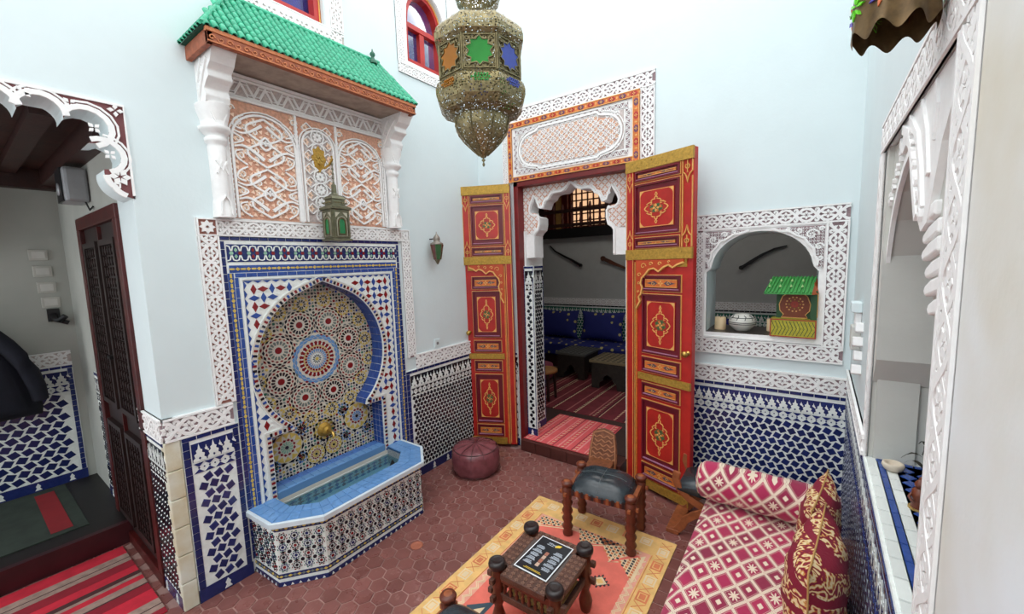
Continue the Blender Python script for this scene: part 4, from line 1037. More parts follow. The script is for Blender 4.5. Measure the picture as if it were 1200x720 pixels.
def arabesque(cx, w_, zb, h):
    m_ = carved; hw = w_ / 2
    for q in (-1, 1):
        def P(x, y): return (cx + q * x * hw, zb + y * h)
        m_.rib(smooth([P(0, .02), P(.25, .1), P(.52, .2), P(.55, .32), P(.34, .42), P(.12, .48), P(0, .5)]), .013, .012, .028, CARVE)
        m_.rib(smooth([P(0, .98), P(.25, .9), P(.52, .8), P(.55, .68), P(.34, .58), P(.12, .52), P(0, .5)]), .013, .012, .028, CARVE)
        m_.rib(smooth([P(.08, .16), P(.3, .26), P(.5, .34), P(.72, .38), P(.95, .34)]), .024, .012, .030, CARVE, taper=.6)
        m_.rib(smooth([P(.08, .84), P(.3, .74), P(.5, .66), P(.72, .62), P(.95, .66)]), .02, .012, .030, CARVE, taper=.6)
        m_.rib(smooth([P(.6, .02), P(.86, .12), P(.92, .25), P(.7, .3)]), .010, .012, .026, CARVE); m_.rib(smooth([P(.6, .98), P(.86, .88), P(.92, .75), P(.7, .7)]), .010, .012, .026, CARVE)
        m_.rib(smooth([P(.95, .4), P(.72, .46), P(.66, .5), P(.72, .54), P(.95, .6)]), .010, .012, .026, CARVE)
        m_.rib(smooth([P(0, .36), P(.14, .42), P(.16, .5), P(.1, .56), P(0, .62)]), .012, .012, .032, CARVE)
        for i_ in range(5):
            for j_ in range(9):
                c = P((i_ + .5) / 5, (j_ + .5) / 9); t_ = random.uniform(-.5, .5)
                m_.poly([(c[0] + math.cos(t_ + k_ * PI / 3) * (.016 if k_ % 2 else .0085), c[1] + math.sin(t_ + k_ * PI / 3) * (.016 if k_ % 2 else .0085)) for k_ in range(6)], .012, .019, PEACH)
        for (x, y, r) in ((.3, .5, .04), (.78, .18, .034), (.78, .82, .034), (.32, .14, .03), (.32, .86, .03), (.82, .5, .03), (.3, .32, .028), (.3, .68, .028), (.62, .26, .026), (.62, .74, .026)):
            c = P(x, y); flower(m_, c[0], c[1], r * h / .36 * .9, 6, .012, .022, PEACH, q * .4); m_.rib(spiral(c[0], c[1], r * .7, PI / 2, .8, 8, q), .006, .012, .026, CARVE)
    flower(m_, cx, zb + .5 * h, .022, 4, .012, .034, CARVE)
for cxp, w_, zs in (panels[0], panels[2]):
    arabesque(cxp, w_, 2.52, .35); arabesque(cxp, w_, 2.87, .34)
# geometric middle panel
cxp, w_, zs = panels[1]
carved.poly(arch_outline(cxp, w_, 2.515, zs), .012, .013, CARVEBG2)
for k in range(7):
    zc = 2.57 + k * .10; flower(carved, cxp, zc, .04, 8, .012, .026, CARVE, 0)
    carved.rib(circ(cxp, zc, .052, 10), .009, .012, .028, CARVE, True)
    for q in (-1, 1):
        flower(carved, cxp + q * .095, zc + .05, .03, 6, .012, .024, PEACH); carved.rib([(cxp + q * .03, zc + .05), (cxp + q * .08, zc + .01), (cxp + q * .12, zc + .05), (cxp + q * .08, zc + .09), (cxp + q * .03, zc + .05)], .008, .012, .028, CARVE)
for x, r_ in ((1.235, .02), (1.65, .025), (2.02, .025), (2.42, .02)):
    flower(carved, x, 3.25, r_ + .01, 6, .012, .024, PEACH); carved.rib(spiral(x, 3.23, .03, 0, 1, 8), .007, .012, .026, CARVE)
for x in (1.212, 1.655, 2.0, 2.43):
    for k in range(20): carved.rib([(x - .006, 2.52 + k * .033), (x + .006, 2.536 + k * .033), (x - .006, 2.553 + k * .033)], .004, .012, .024, CARVE)
carved.build('arabesque_panel', cp)
# pilasters
for yc in (1.135, 2.515):
    s = MB()
    X0 = -3.15
    prof = [(.058, 0), (.055, .02), (.05, .10), (.046, .12), (.048, .14), (.048, .30), (.05, .44), (.047, .46), (.06, .475), (.062, .50), (.05, .51), (.064, .525), (.082, .545), (.086, .565), (.07, .575), (.072, .60), (.088, .66), (.092, .70)]
    s.lathe((X0 + .03, yc, 2.505), prof, CARVE, 12, sx=1.3, phase=PI / 12)
    pil = s.build('pilaster_shaft', cp)
    s = MB(Fr((0, yc, 0), (1, 0, 0), (0, 0, 1), (0, 1, 0)))
    cpts = [(X0, 3.20), (X0 + .12, 3.20), (X0 + .14, 3.24), (X0 + .12, 3.28), (X0 + .16, 3.31), (X0 + .20, 3.33), (X0 + .19, 3.37), (X0 + .24, 3.40), (X0 + .27, 3.44), (X0 + .30, 3.47), (X0, 3.47)]
    s.holes(cpts, [], -.065, .065, CARVE); cap = s.build('corbel_capital', cp, bevel=.008)
    s = MB(Fr((0, yc, 0), (1, 0, 0), (0, 0, 1), (0, -1, 0)))
    s.rib([(X0 + .03, 3.22), (X0 + .08, 3.3), (X0 + .13, 3.36), (X0 + .2, 3.43)], .02, .06, .075, CARVE); s.rib([(X0 + .03, 3.33), (X0 + .07, 3.4), (X0 + .12, 3.45)], .018, .06, .072, CARVE)
    for k in range(4): s.rib(spiral(X0 + .05 + .03 * k, 3.27 + .045 * k, .02, k, 1, 8), .007, .06, .075, CARVE)
    s.build('capital_carving', cap)
    s = MB(Fr((X0 + .105, yc, 0), (0, 1, 0), (0, 0, 1), (1, 0, 0)))
    s.rib([(-.03, 2.52), (-.025, 2.6), (0, 2.64), (.025, 2.6), (.03, 2.52)], .008, -.02, .0, CARVE); s.rib([(-.03, 2.78), (0, 2.86), (.03, 2.78)], .009, -.05, -.01, CARVE); s.rib([(-.03, 2.86), (0, 2.80), (.03, 2.86)], .009, -.05, -.01, CARVE)
    for q in (-2, -1, 0, 1, 2): s.rib([(q * .008, 3.08), (q * .022, 3.15)], .007, -.05, .015, CARVE)
    s.build('shaft_carving', pil, kind='stuff')
# ================================================================== DOOR LEAVES
def vz(v): return .02 + (v + .12) * (2.985 / 3.15)
def ornament(s, cx, cz, a, b, w):
    """gilt cartouche with painted blossom"""
    for q in (-1, 1):
        for r in (-1, 1):
            P = lambda x, y: (cx + q * x * a, cz + r * y * b)
            s.rib([P(0, .98), P(.12, .86), P(.08, .76), P(.30, .72), P(.42, .60), P(.34, .52), P(.60, .48), P(.80, .36), P(.66, .28), P(.86, .16), P(1.0, 0)], .009, w, w + .003, GOLDP)
            s.rib([P(.5, .38), P(.34, .34), P(.4, .5)], .006, w, w + .003, GOLDP); s.rib([P(0, 1.0), P(.1, 1.1), P(0, 1.3)], .007, w, w + .003, GOLDP)
    s.poly([(cx + math.cos(t * PI / 8) * a * (.62 if t % 2 else .5), cz + math.sin(t * PI / 8) * b * (.40 if t % 2 else .34)) for t in range(16)], w, w + .002, M('olive_paint', (110, 104, 56), .5, var=.4, scale=90))
    for k in range(8):
        t = k * PI / 4 + .3; s.poly(circ(cx + math.cos(t) * a * .38, cz + math.sin(t) * b * .24, a * .12, 5), w + .002, w + .003, [ORANGEP, M('leaf_green_paint', (60, 96, 60), .5)][k % 2])
    flower(s, cx, cz, a * .3, 4, w + .002, w + .004, GOLDP)
def door_leaf(name, hinge, ang, Wd, mirror):
    root = bpy.data.objects.new(name, None); COL.objects.link(root); root['kind'] = 'structure'
    root.location = (hinge[0], hinge[1], 0)
    d = Vector((math.cos(math.radians(ang)), math.sin(math.radians(ang)), 0)); nr = Vector((d.y, -d.x, 0)) if not mirror else Vector((-d.y, d.x, 0))
    F = Fr((hinge[0], hinge[1], 0), d, (0, 0, 1), nr); k = Wd / .67
    U = lambda u: u * k
    s = MB(F); s.box(0, Wd, vz(-.1), vz(3.03), -.05, 0, REDP); s.build('door_slab', root, bevel=.003)
    # stiles carrying gilt lines
    s = MB(F)
    s.box(0, U(.085), vz(-.1), vz(3.03), 0, .012, REDP)
    for u in (.008, .078): s.rib([(U(u), vz(-.08)), (U(u), vz(3.0))], .006, .012, .014, GOLDP)
    s.rib([(U(.115), vz(-.1)), (U(.115), vz(2.1))], .014, 0, .010, ORANGEP); s.rib([(U(.10), vz(-.1)), (U(.10), vz(2.1))], .005, 0, .014, GOLDP)
    for u0_, u1_ in ((U(.008), U(.078)), (U(.575), U(.66))):
        for v, q in ((2.93, -1), (2.22, 1)):
            um = (u0_ + u1_) / 2; s.rib([(u0_, vz(v)), (u0_, vz(v + q * .09)), (um - .02, vz(v + q * .11)), (um - .008, vz(v + q * .14)), (um, vz(v + q * .18)), (um + .008, vz(v + q * .14)), (um + .02, vz(v + q * .11)), (u1_, vz(v + q * .09)), (u1_, vz(v))], .006, .0, .014, GOLDP)
            s.rib(circ(um, vz(v + q * .05), .018, 8), .005, .0, .015, GOLDP, True); s.rib([(um, vz(v)), (um, vz(v + q * .10))], .004, .0, .015, GOLDP)
    s.rib([(U(.575), vz(2.93)), (U(.575), vz(2.22))], .005, 0, .013, GOLDP); s.rib([(U(.66), vz(2.8)), (U(.66), vz(2.3))], .004, 0, .013, GOLDP)
    s.build('stile', root)
    # panels
    def panel(u0_, u1_, v0, v1, big):
        u0_, u1_, v0, v1 = U(u0_), U(u1_), vz(v0), vz(v1)
        s = MB(F); s.frame(u0_, u1_, v0, v1, .016, 0, .018, REDD); s.frame(u0_ - .006, u1_ + .006, v0 - .006, v1 + .006, .006, 0, .010, GOLDP)
        s.box(u0_ + .016, u1_ - .016, v0 + .016, v1 - .016, 0, .003, REDD); s.box(u0_ + .016, u1_ - .016, v0 + .016, v0 + .022, .003, .02, MAUVE)
        i = .05 if big else .035; iv = .06 if big else .036
        s.box(u0_ + i, u1_ - i, v0 + iv, v1 - iv, .003, .012, REDP if big else ORANGEP)
        p = s.build('panel', root)
        s = MB(F)
        if big:
            x0, x1, y0_, y1_ = u0_ + i + .006, u1_ - i - .006, v0 + iv + .006, v1 - iv - .006
            s.rib([(x0, y0_), (x1, y0_), (x1, y1_), (x0, y1_)], .006, .012, .014, GOLDP, True)
            for cx_, cy_, sx_, sy_ in ((x0, y0_, 1, 1), (x1, y0_, -1, 1), (x1, y1_, -1, -1), (x0, y1_, 1, -1)):
                s.poly([(cx_, cy_), (cx_ + sx_ * .05, cy_), (cx_ + sx_ * .026, cy_ + sy_ * .012), (cx_ + sx_ * .02, cy_ + sy_ * .02), (cx_ + sx_ * .012, cy_ + sy_ * .026), (cx_, cy_ + sy_ * .05)], .012, .0145, GOLDP)
            ornament(s, (x0 + x1) / 2, (y0_ + y1_) / 2, (x1 - x0) * .36, (y1_ - y0_) * .33, .012)
        else:
            cx_, cy_ = (u0_ + u1_) / 2, (v0 + v1) / 2; hw_ = (u1_ - u0_) / 2 - i; hh_ = (v1 - v0) / 2 - iv
            for q in (-1, 1):
                s.poly([(cx_ + q * hw_ * .2, cy_), (cx_ + q * hw_ * .4, cy_ + hh_ * .6), (cx_ + q * hw_ * .9, cy_), (cx_ + q * hw_ * .4, cy_ - hh_ * .6)], .012, .014, M('slate_paint', (96, 76, 84), .5))
                s.rib(spiral(cx_ + q * hw_ * .5, cy_, hh_ * .6, 0, 1, 8, q), .004, .014, .016, GOLDP)
            flower(s, cx_, cy_, hh_ * .8, 4, .012, .015, GOLDP); s.rib([(cx_ - hw_, cy_ - hh_), (cx_ + hw_, cy_ - hh_), (cx_ + hw_, cy_ + hh_), (cx_ - hw_, cy_ + hh_)], .004, .012, .014, GOLDP, True)
        s.build('gilt_ornament', p)
    for a in ((.10, .55, 2.835, 2.93, 0), (.10, .55, 2.35, 2.81, 1), (.10, .55, 2.225, 2.32, 0), (.18, .57, 1.83, 1.975, 0), (.18, .57, 1.24, 1.80, 1), (.18, .57, 1.06, 1.20, 0), (.18, .57, .82, .95, 0), (.18, .57, .17, .78, 1), (.18, .57, .0, .14, 0)): panel(*a)
    # brass straps
    for (u0_, u1_, v0, v1) in ((0, .67, 2.935, 3.035), (0, .67, 2.12, 2.215), (.14, .67, .975, 1.04), (.14, .67, -.1, -.02)):
        s = MB(F); s.box(U(u0_), U(u1_), vz(v0), vz(v1), -.002, .021, BRASS); n = int((u1_ - u0_) / .05)
        for i in range(n): s.lathe(F((U(u0_ + .03 + i * .05), 0, 0)) * 0, [(.004, 0), (.001, .002)], BRASSY, 5) if False else s.poly(circ(U(u0_ + .03 + i * .05), vz((v0 + v1) / 2 + (.02 if i % 2 else -.02)), .005, 6), .021, .024, BRASSY)
        s.build('brass_strap', root)
    # carved wicket arch
    s = MB(F); pts = [(.12, 2.115), (.60, 2.115), (.60, 2.09), (.54, 2.07), (.50, 2.045), (.46, 2.07), (.41, 2.05), (.36, 2.01), (.31, 2.04), (.26, 2.03), (.22, 1.98), (.185, 1.95), (.17, 1.9), (.19, 1.86), (.175, 1.80), (.15, 1.77), (.165, 1.73), (.14, 1.69), (.12, 1.66)]
    pts = [(U(a), vz(b)) for a, b in pts]; s.holes(pts, [], 0, .022, M('vermilion_paint', (196, 72, 30), .45, var=.2)); s.rib(pts[2:], .014, .0, .028, GOLDP)
    for x, y, r in ((.2, 2.06, .03), (.28, 2.08, .02), (.37, 2.08, .02), (.46, 2.095, .012), (.155, 1.98, .02), (.15, 1.9, .015), (.145, 1.82, .012)): s.rib(spiral(U(x), vz(y), r, 0, 1, 9), .006, .022, .026, GOLDP)
    s.box(U(.12), U(.62), vz(2.02) if False else vz(2.05), vz(2.115), -.001, .010, BRASS)
    s.build('carved_arch', root)
    s = MB(F); s.lathe((0, 0, 0), [(.001, 0)], BRASSY, 3) if False else None
    s.add([], [], BRASSY)
    c = F((U(.635), vz(1.30), .0)); e = F.w
    s = MB(Fr(c, F.u, F.v, F.w)); s.lathe((0, 0, 0), [(.022, 0), (.02, .006), (.01, .010), (.009, .03), (.022, .036), (.028, .05), (.02, .064), (.004, .068)], BRASSY, 14, axis=2); s.build('knob', root)
    return root
door_leaf('door_1', (-2.66, 3.735), 205, .55, True)
door_leaf('door_2', (-1.335, 3.715), -20, .655, False)
# latch bar sticking out of the left leaf
# corridor door: dark carved door with red frame
root = bpy.data.objects.new('door_3', None); COL.objects.link(root); root['kind'] = 'structure'; root.location = (-4.1, .73, .1)
DOORK = M('blackened_door_wood', (38, 18, 16), .5, var=.4)
DRED = M('dark_red_lacquer', (78, 16, 14), .4, var=.4, scale=12)
s = MB(FD); s.frame(-4.72, -3.50, .0, 2.60, .09, 0, .05, DRED); s.build('door_frame', root, bevel=.004)
s = MB(FD); s.box(-4.63, -3.59, .0, 2.51, 0, .02, DOORK); sl_ = s.build('door_slab', root)
for u0_, u1_, v0, v1 in ((-4.58, -4.16, .2, 1.0), (-4.06, -3.64, .2, 1.0), (-4.58, -4.16, 1.15, 2.4), (-4.06, -3.64, 1.15, 2.4)):
    s = MB(FD); s.frame(u0_, u1_, v0, v1, .04, .02, .05, DOORK); p = s.build('panel', root)
    s = MB(FD); nr = int((v1 - v0 - .08) / .07)
    for r in range(nr):
        for c in range(5):
            x = u0_ + .04 + (c + .5) * (u1_ - u0_ - .08) / 5; y = v0 + .04 + (r + .5) * (v1 - v0 - .08) / nr
            s.box(x - .025, x + .025, y - .012, y + .012, .02, .036, DOORK); s.box(x - .008, x + .008, y - .03, y + .03, .02, .042, DOORK)
    s.build('turned_lattice', p)
s = MB(FD); s.box(-4.10, -4.08, .3, 2.5, .02, .04, DRED); s.box(-4.14, -4.05, 1.55, 1.57, .03, .07, IRON); s.build('bolt', root)
# ================================================================== THINGS
def lights():
    def area(loc, size, e, col, rot=(0, 0, 0)):
        l = bpy.data.lights.new('added_fill', 'AREA'); l.energy = e; l.size = size; l.color = col
        o = bpy.data.objects.new('added_fill', l); COL.objects.link(o); o.location = loc; o.rotation_euler = rot
    area((-2.6, 5.9, 4.0), 1.2, 12, (1, .95, .88)); area((-.2, 5.9, 4.0), 1.2, 8, (1, .95, .88))  # unseen fill lights added to brighten the salon
    area((-4.7, -.5, 3.02), .8, .6, (1, .93, .85))  # weak fill added under the corridor ceiling
lights()
# ---- pierced brass
def pierced(name, rgb, thr, scale, rough=.4):
    m, t, b = newmat(name, rough, .55); vec, x, y, z = coords(t)
    c = srgb(rgb); t.links.new(mix(t, c, tuple(k * .5 for k in c[:3]) + (1,), ramp(t, noise(t, vec, 40), .3, .7)).k, b.inputs['Base Color'])
    v = t.nodes.new('ShaderNodeTexVoronoi'); v.inputs['Scale'].default_value = scale; v.inputs['Randomness'].default_value = .7; t.links.new(vec, v.inputs['Vector'])
    mask = N(t, v.outputs['Distance']).lt(thr); tr = t.nodes.new('ShaderNodeBsdfTransparent'); ms = t.nodes.new('ShaderNodeMixShader')
    t.links.new(mask.k, ms.inputs[0]); t.links.new(b.outputs[0], ms.inputs[1]); t.links.new(tr.outputs[0], ms.inputs[2]); t.links.new(ms.outputs[0], t.nodes['Material Output'].inputs[0]); return m
PB = pierced('pierced_brass_sheet', (158, 144, 104), .36, 80); PB2 = pierced('finely_pierced_brass', (146, 132, 90), .42, 100)
LT = thing('hanging_lantern', 'large octagonal pierced brass lantern with coloured glass hanging over the court', 'lantern', (-1.53, 1.9, 2.71))
cx, cy = -1.53, 1.9; ph = math.atan2(-cy, -cx) + PI / 8; kx = .00506
def Z(y): return 3.60 - .00458 * y
def prof(l): return [(r * kx, Z(y) - 2.71) for r, y in l][::-1]
s = MB(); s.lathe((0, 0, 0), prof([(30, 58), (44, 60), (46, 62), (46, 99)]), PB, 8, smooth=False, phase=ph, caps=False)
for k in range(8):
    a = ph + k * PI / 4; r = 46.5 * kx; p = (r * math.cos(a), r * math.sin(a)); s.tube([(*p, Z(99) - 2.71), (*p, Z(60) - 2.71)], .006, LBRASS, 6)
s.build('lantern_body', LT, local=True)
s = MB(); s.lathe((0, 0, 0), prof([(38, 32), (45, 36), (49, 41), (51, 48), (51, 56), (46, 61)]), PB, 8, smooth=False, phase=ph, caps=False); s.build('top_rim', LT, local=True)
s = MB(); s.lathe((0, 0, 0), prof([(14, 18), (20, 20), (26, 25), (32, 30), (38, 32)]), PB, 16, phase=ph, caps=False); s.build('dome', LT, local=True)
s = MB(); s.lathe((0, 0, 0), prof([(18, -45), (24, -25), (27, -8), (24, 2), (16, 12), (14, 18)]), PB2, 8, smooth=False, phase=ph, caps=False)
s.lathe((0, 0, 0), prof([(6, -75), (16, -62), (18, -45)]), PB2, 16, phase=ph, caps=False); s.build('crown', LT, local=True)
s = MB(); s.lathe((0, 0, 0), prof([(46, 99), (50, 103), (52, 110), (52, 116)]), PB2, 8, smooth=False, phase=ph, caps=False)
s.lathe((0, 0, 0), prof([(52, 116), (50, 124), (44, 132), (30, 137)]), PB, 8, smooth=False, phase=ph, caps=False); s.build('skirt', LT, local=True)
s = MB(); s.lathe((0, 0, 0), prof([(30, 137), (31, 145), (29, 153), (22, 163), (13, 173), (5, 181), (2, 184)]), PB, 16, phase=ph, caps=False)
for k in range(8):
    a = ph + k * PI / 4; s.tube([(r * kx * 1.02 * math.cos(a), r * kx * 1.02 * math.sin(a), Z(y) - 2.71) for r, y in ((31, 138), (31, 145), (29, 153), (22, 163), (13, 173), (5, 181))], .004, LBRASS, 5)
s.build('pierced_bowl', LT, local=True)
s = MB(); s.lathe((0, 0, 0), [(.004, .0), (.008, .01), (.003, .025), (.012, .035), (.003, .045), (.004, .10)], LBRASS, 10); s.build('finial', LT, local=True)
s = MB(); s.tube([(0, 0, Z(-74) - 2.71), (0, 0, 2.9)], .006, IRON, 6); s.build('hanging_rod', LT, local=True)
gl = [G_GREEN, G_BLUE, G_AMB]
order = {0: G_GREEN, 1: G_BLUE, -1: G_AMB, 7: G_AMB}
for k in range(8):
    a = ph - PI / 8 + k * PI / 4; ap = 46.5 * kx * math.cos(PI / 8); g = {0: G_GREEN, 1: G_BLUE, 7: G_AMB}.get(k, gl[k % 3])
    F = Fr((ap * math.cos(a), ap * math.sin(a), Z(79.5) - 2.71), (-math.sin(a), math.cos(a), 0), (0, 0, 1), (math.cos(a), math.sin(a), 0))
    s = MB(F); st_ = [(0, .078), (.016, .056), (.042, .058), (.040, .034), (.066, .022), (.05, 0), (.062, -.026), (.04, -.036), (.042, -.062), (.014, -.056), (0, -.072)]
    st_ = [(x * 1.12, y * .98) for x, y in st_]
    sh = st_ + [(-x, y) for x, y in st_[::-1][1:-1]]; s.poly(sh, 0, .004, g, True); s.build('coloured_glass', LT, local=True)
    s = MB(F); s.rib(sh, .006, 0, .008, LBRASS, True); s.frame(-.083, .083, -.083, .083, .006, 0, .005, LBRASS)
    for q in (-1, 1):
        for r in (-1, 1): s.rib(spiral(q * .063, r * .063, .014, 0, 1, 7, q), .004, 0, .006, LBRASS)
    s.build('panel_tracery', LT, local=True)
    for (ra, ya, rb_, yb) in ((50, 103, 52, 114),):
        s = MB(Fr((ra * kx * math.cos(PI / 8) * math.cos(a), ra * kx * math.cos(PI / 8) * math.sin(a), Z(109) - 2.71), (-math.sin(a), math.cos(a), 0), (0, 0, 1), (math.cos(a), math.sin(a), 0)))
        for i in range(-3, 4):
            for j in range(-1, 2):
                if abs(i) + abs(j) < 4: s.poly(circ(i * .015 + (j % 2) * .006, j * .013, .0062, 6), 0, .013, g)  # coloured glow through the skirt holes, put in as raised tinted dots
        s.build('glow_and_glass_bits', LT, local=True, kind='stuff')
# ---- second lantern high on the right
L2 = thing('hanging_lantern', 'brass lantern with scalloped rim, cut off by the top edge beside the arched recess', 'lantern', (.148, 1.34, 2.662))
prf = [(.080, .0), (.078, .03), (.076, .06), (.073, .10), (.066, .14), (.05, .18), (.03, .2)]
s = MB(); n = 96; vs = []
for i, (r, h) in enumerate(prf):
    for j in range(n):
        a = 2 * PI * j / n; q = .5 + .5 * math.cos(8 * a); rr = r * (.90 + .10 * (1 - q)) if i < 2 else r
        vs.append((rr * math.cos(a), rr * math.sin(a), h - (.028 * q if i == 0 else .008 * q if i == 1 else 0)))
s.add(vs, [[i * n + j, i * n + (j + 1) % n, (i + 1) * n + (j + 1) % n, (i + 1) * n + j] for i in range(len(prf) - 1) for j in range(n)], M('dark_lantern_brass', (112, 88, 56), .4, .5, var=.4, scale=40), True); s.build('scalloped_shade', L2, local=True)
s = MB()
for k in range(8):
    a = (k + .5) * PI / 4
    for j in range(7):
        t = j * 2 * PI / 7; h = .055 + .018 * math.sin(t); aa = a + .2 * math.cos(t); r = .079 - h * .05
        c = Vector((r * math.cos(aa), r * math.sin(aa), h)); F = Fr(c, (-math.sin(aa), math.cos(aa), 0), (0, 0, 1), (math.cos(aa), math.sin(aa), 0)); m2 = MB(F)
        s.F = F; s.poly(rh(0, 0, .011, .0035, t), -.002, .004, M('lime_glass', (120, 230, 60), .2) if k % 2 == 0 else [M('violet_glass', (84, 70, 170), .2), M('orange_glass', (210, 100, 40), .2)][j % 2])
s.F = WORLD; s.build('glow_and_glass_bits', L2, local=True, kind='stuff')
s = MB(); s.tube([(0, 0, .2), (0, 0, 3.0)], .004, IRON, 6); s.lathe((0, 0, 0), [(.03, .2), (.04, .22), (.02, .25), (.008, .27)], LBRASS, 12); s.build('hanging_rod', L2, local=True)
# ---- bracket lantern on the carved panel
BL = thing('bracket_lantern', 'square pewter lantern with green glass hung from a brass wall bracket over the fountain', 'lantern', (-3.0, 1.86, 2.36))
s = MB(FA); zc = 3.0
pl_ = [(0, .11), (.02, .08), (.05, .075), (.045, .04), (.06, .0), (.04, -.03), (.045, -.06), (.02, -.07), (0, -.10), (-.02, -.07), (-.045, -.06), (-.04, -.03), (-.06, 0), (-.045, .04), (-.05, .075), (-.02, .08)]
s.poly([(1.83 + x, zc + y) for x, y in pl_], .01, .03, BRASS); flower(s, 1.83, zc, .04, 6, .03, .036, BRASSY); s.build('wall_plate', BL, bevel=.004)
s = MB(); s.tube([(-3.12, 1.83, 2.97), (-3.07, 1.84, 2.93), (-3.02, 1.85, 2.95), (-2.99, 1.86, 2.99), (-3.0, 1.86, 3.01)], .009, BRASS, 8); s.tube([(-3.0, 1.86, 2.99), (-3.0, 1.86, 2.80)], .004, PEWTER, 6)
for k in range(5): s.lathe((-3.0, 1.86, 2.80 + k * .035), [(.003, 0), (.009, .012), (.003, .024)], PEWTER, 8)
s.build('bracket_arm', BL)
h0 = 2.365; s = MB(); s.lathe((-3.0, 1.86, h0), [(.115, 0), (.115, .012), (.10, .018)], PEWTER, 4, smooth=False, phase=PI / 4); s.lathe((-3.0, 1.86, h0), [(.095, .018), (.10, .235), (.118, .24), (.12, .255), (.075, .275), (.072, .315), (.085, .32), (.07, .34), (.03, .355), (.02, .37), (.018, .43), (.008, .44)], PEWTER, 4, smooth=False, phase=PI / 4, caps=True); s.build('lantern_body', BL)
for k in range(4):
    a = k * PI / 2; F = Fr((-3.0 + .069 * math.cos(a), 1.86 + .069 * math.sin(a), h0 + .125), (-math.sin(a), math.cos(a), 0), (0, 0, 1), (math.cos(a), math.sin(a), 0))
    arch_ = [(-.022, -.07), (.022, -.07), (.022, .01)] + [(.022 * math.cos(t * PI / 6), .01 + .03 * math.sin(t * PI / 6)) for t in range(1, 6)] + [(-.022, .01)]
    s = MB(F); s.poly(arch_, 0, .008, M('emerald_glass', (24, 120, 64), .15), True); s.build('green_glass', BL)
    s = MB(F); s.rib(offset_poly(arch_, .006), .007, 0, .012, LBRASS, True); s.rib(offset_poly(arch_, .018), .004, 0, .010, M('pale_metal', (196, 190, 170), .35, .4), True); s.frame(-.062, .062, -.1, .105, .008, -.002, .008, PEWTER)
    for q in (-1, 1): s.poly([(q * .05, .09), (q * .01, .09), (q * .05, .05)], 0, .006, MATS['pale_metal'])
    for x in range(-3, 4): s.poly(circ(x * .016, .165, .005, 6), -.0, .008, LBRASS)
    s.build('door_tracery', BL)
# ---- small sconce lantern on the white wall
SL_ = thing('wall_lantern', 'small tapering lantern with red and green glass on the white wall left of the doorway', 'lantern', (-3.06, 2.98, 2.16))
F0 = (-3.05, 2.98, 2.16)
s = MB(); s.lathe(F0, [(.004, 0), (.012, .01), (.03, .045), (.036, .05)], PEWTER, 6, smooth=False); s.lathe(F0, [(.064, .20), (.066, .212), (.05, .22), (.03, .235), (.036, .25), (.034, .27), (.02, .29), (.006, .31), (.003, .33)], M('pale_pewter', (150, 140, 130), .35, .5), 12); s.tube([(-3.15, 2.98, 2.42), (-3.06, 2.98, 2.42)], .006, IRON, 6); s.build('lantern_mount', SL_)
for k in range(6):
    a, b = k * PI / 3, (k + 1) * PI / 3; s = MB(); p = lambda r, t, h: (F0[0] + r * math.cos(t), F0[1] + r * math.sin(t), F0[2] + h)
    s.add([p(.036, a, .05), p(.036, b, .05), p(.064, b, .20), p(.064, a, .20)], [[0, 1, 2, 3]], [G_RED, M('olive_glass', (60, 100, 60), .2)][k % 2]); s.build('glass_pane', SL_)
    s = MB(); s.tube([p(.037, a, .05), p(.066, a, .20)], .004, PEWTER, 5); s.build('rib', SL_)
# ---- socket
s = MB(FA); s.box(2.96, 3.045, 1.285, 1.375, 0, .008, WHITE); s.box(2.967, 3.038, 1.292, 1.368, .008, .014, WHITE)
o = tag(s.build('wall_socket', None, bevel=.002), 'square white wall socket above the stucco band left of the doorway', 'socket')
s = MB(FA); s.lathe((3.003, 1.33, .014), [(.016, 0), (.016, .002), (.002, .002)], M('socket_grey', (130, 132, 134), .5), 12); s.build('socket_insert', o)
# ---- pouf
pf = thing('pouf', 'round oxblood leather pouf on the floor by the left door leaf', 'pouf', (-2.735, 3.08, 0))
n = 48; s = MB(); R = .245
prf = [(.20, .0), (.232, .015), (.247, .06), (.252, .13), (.249, .20), (.238, .24), (.218, .258), (.15, .278), (.08, .288), (.02, .290)]
s.add([(r * (1 + .012 * math.cos(12 * 2 * PI * j / n) * (.3 + i / 10)) * math.cos(2 * PI * j / n), r * (1 + .012 * math.cos(12 * 2 * PI * j / n)) * math.sin(2 * PI * j / n), h + .004 * math.sin(5 * j)) for i, (r, h) in enumerate(prf) for j in range(n)],
      [[i * n + j, i * n + (j + 1) % n, (i + 1) * n + (j + 1) % n, (i + 1) * n + j] for i in range(len(prf) - 1) for j in range(n)], LEATHR, True)
s.add([(.02 * math.cos(j), .02 * math.sin(j), .290) for j in range(6)], [list(range(6))], LEATHR); s.build('cover', pf, local=True)
s = MB()
for k in range(12):
    a = 2 * PI * k / 12; s.tube([(r * 1.006 * math.cos(a), r * 1.006 * math.sin(a), h + .002) for r, h in prf[4:]], .0025, M('dark_seam', (70, 34, 36), .5), 4)
s.tube([(.226 * math.cos(t * PI / 16), .226 * math.sin(t * PI / 16), .254) for t in range(32)], .0045, MATS['dark_seam'], 5, True); s.tube([(.251 * math.cos(t * PI / 16), .251 * math.sin(t * PI / 16), .03) for t in range(32)], .003, MATS['dark_seam'], 4, True)
s.build('seams', pf, local=True)
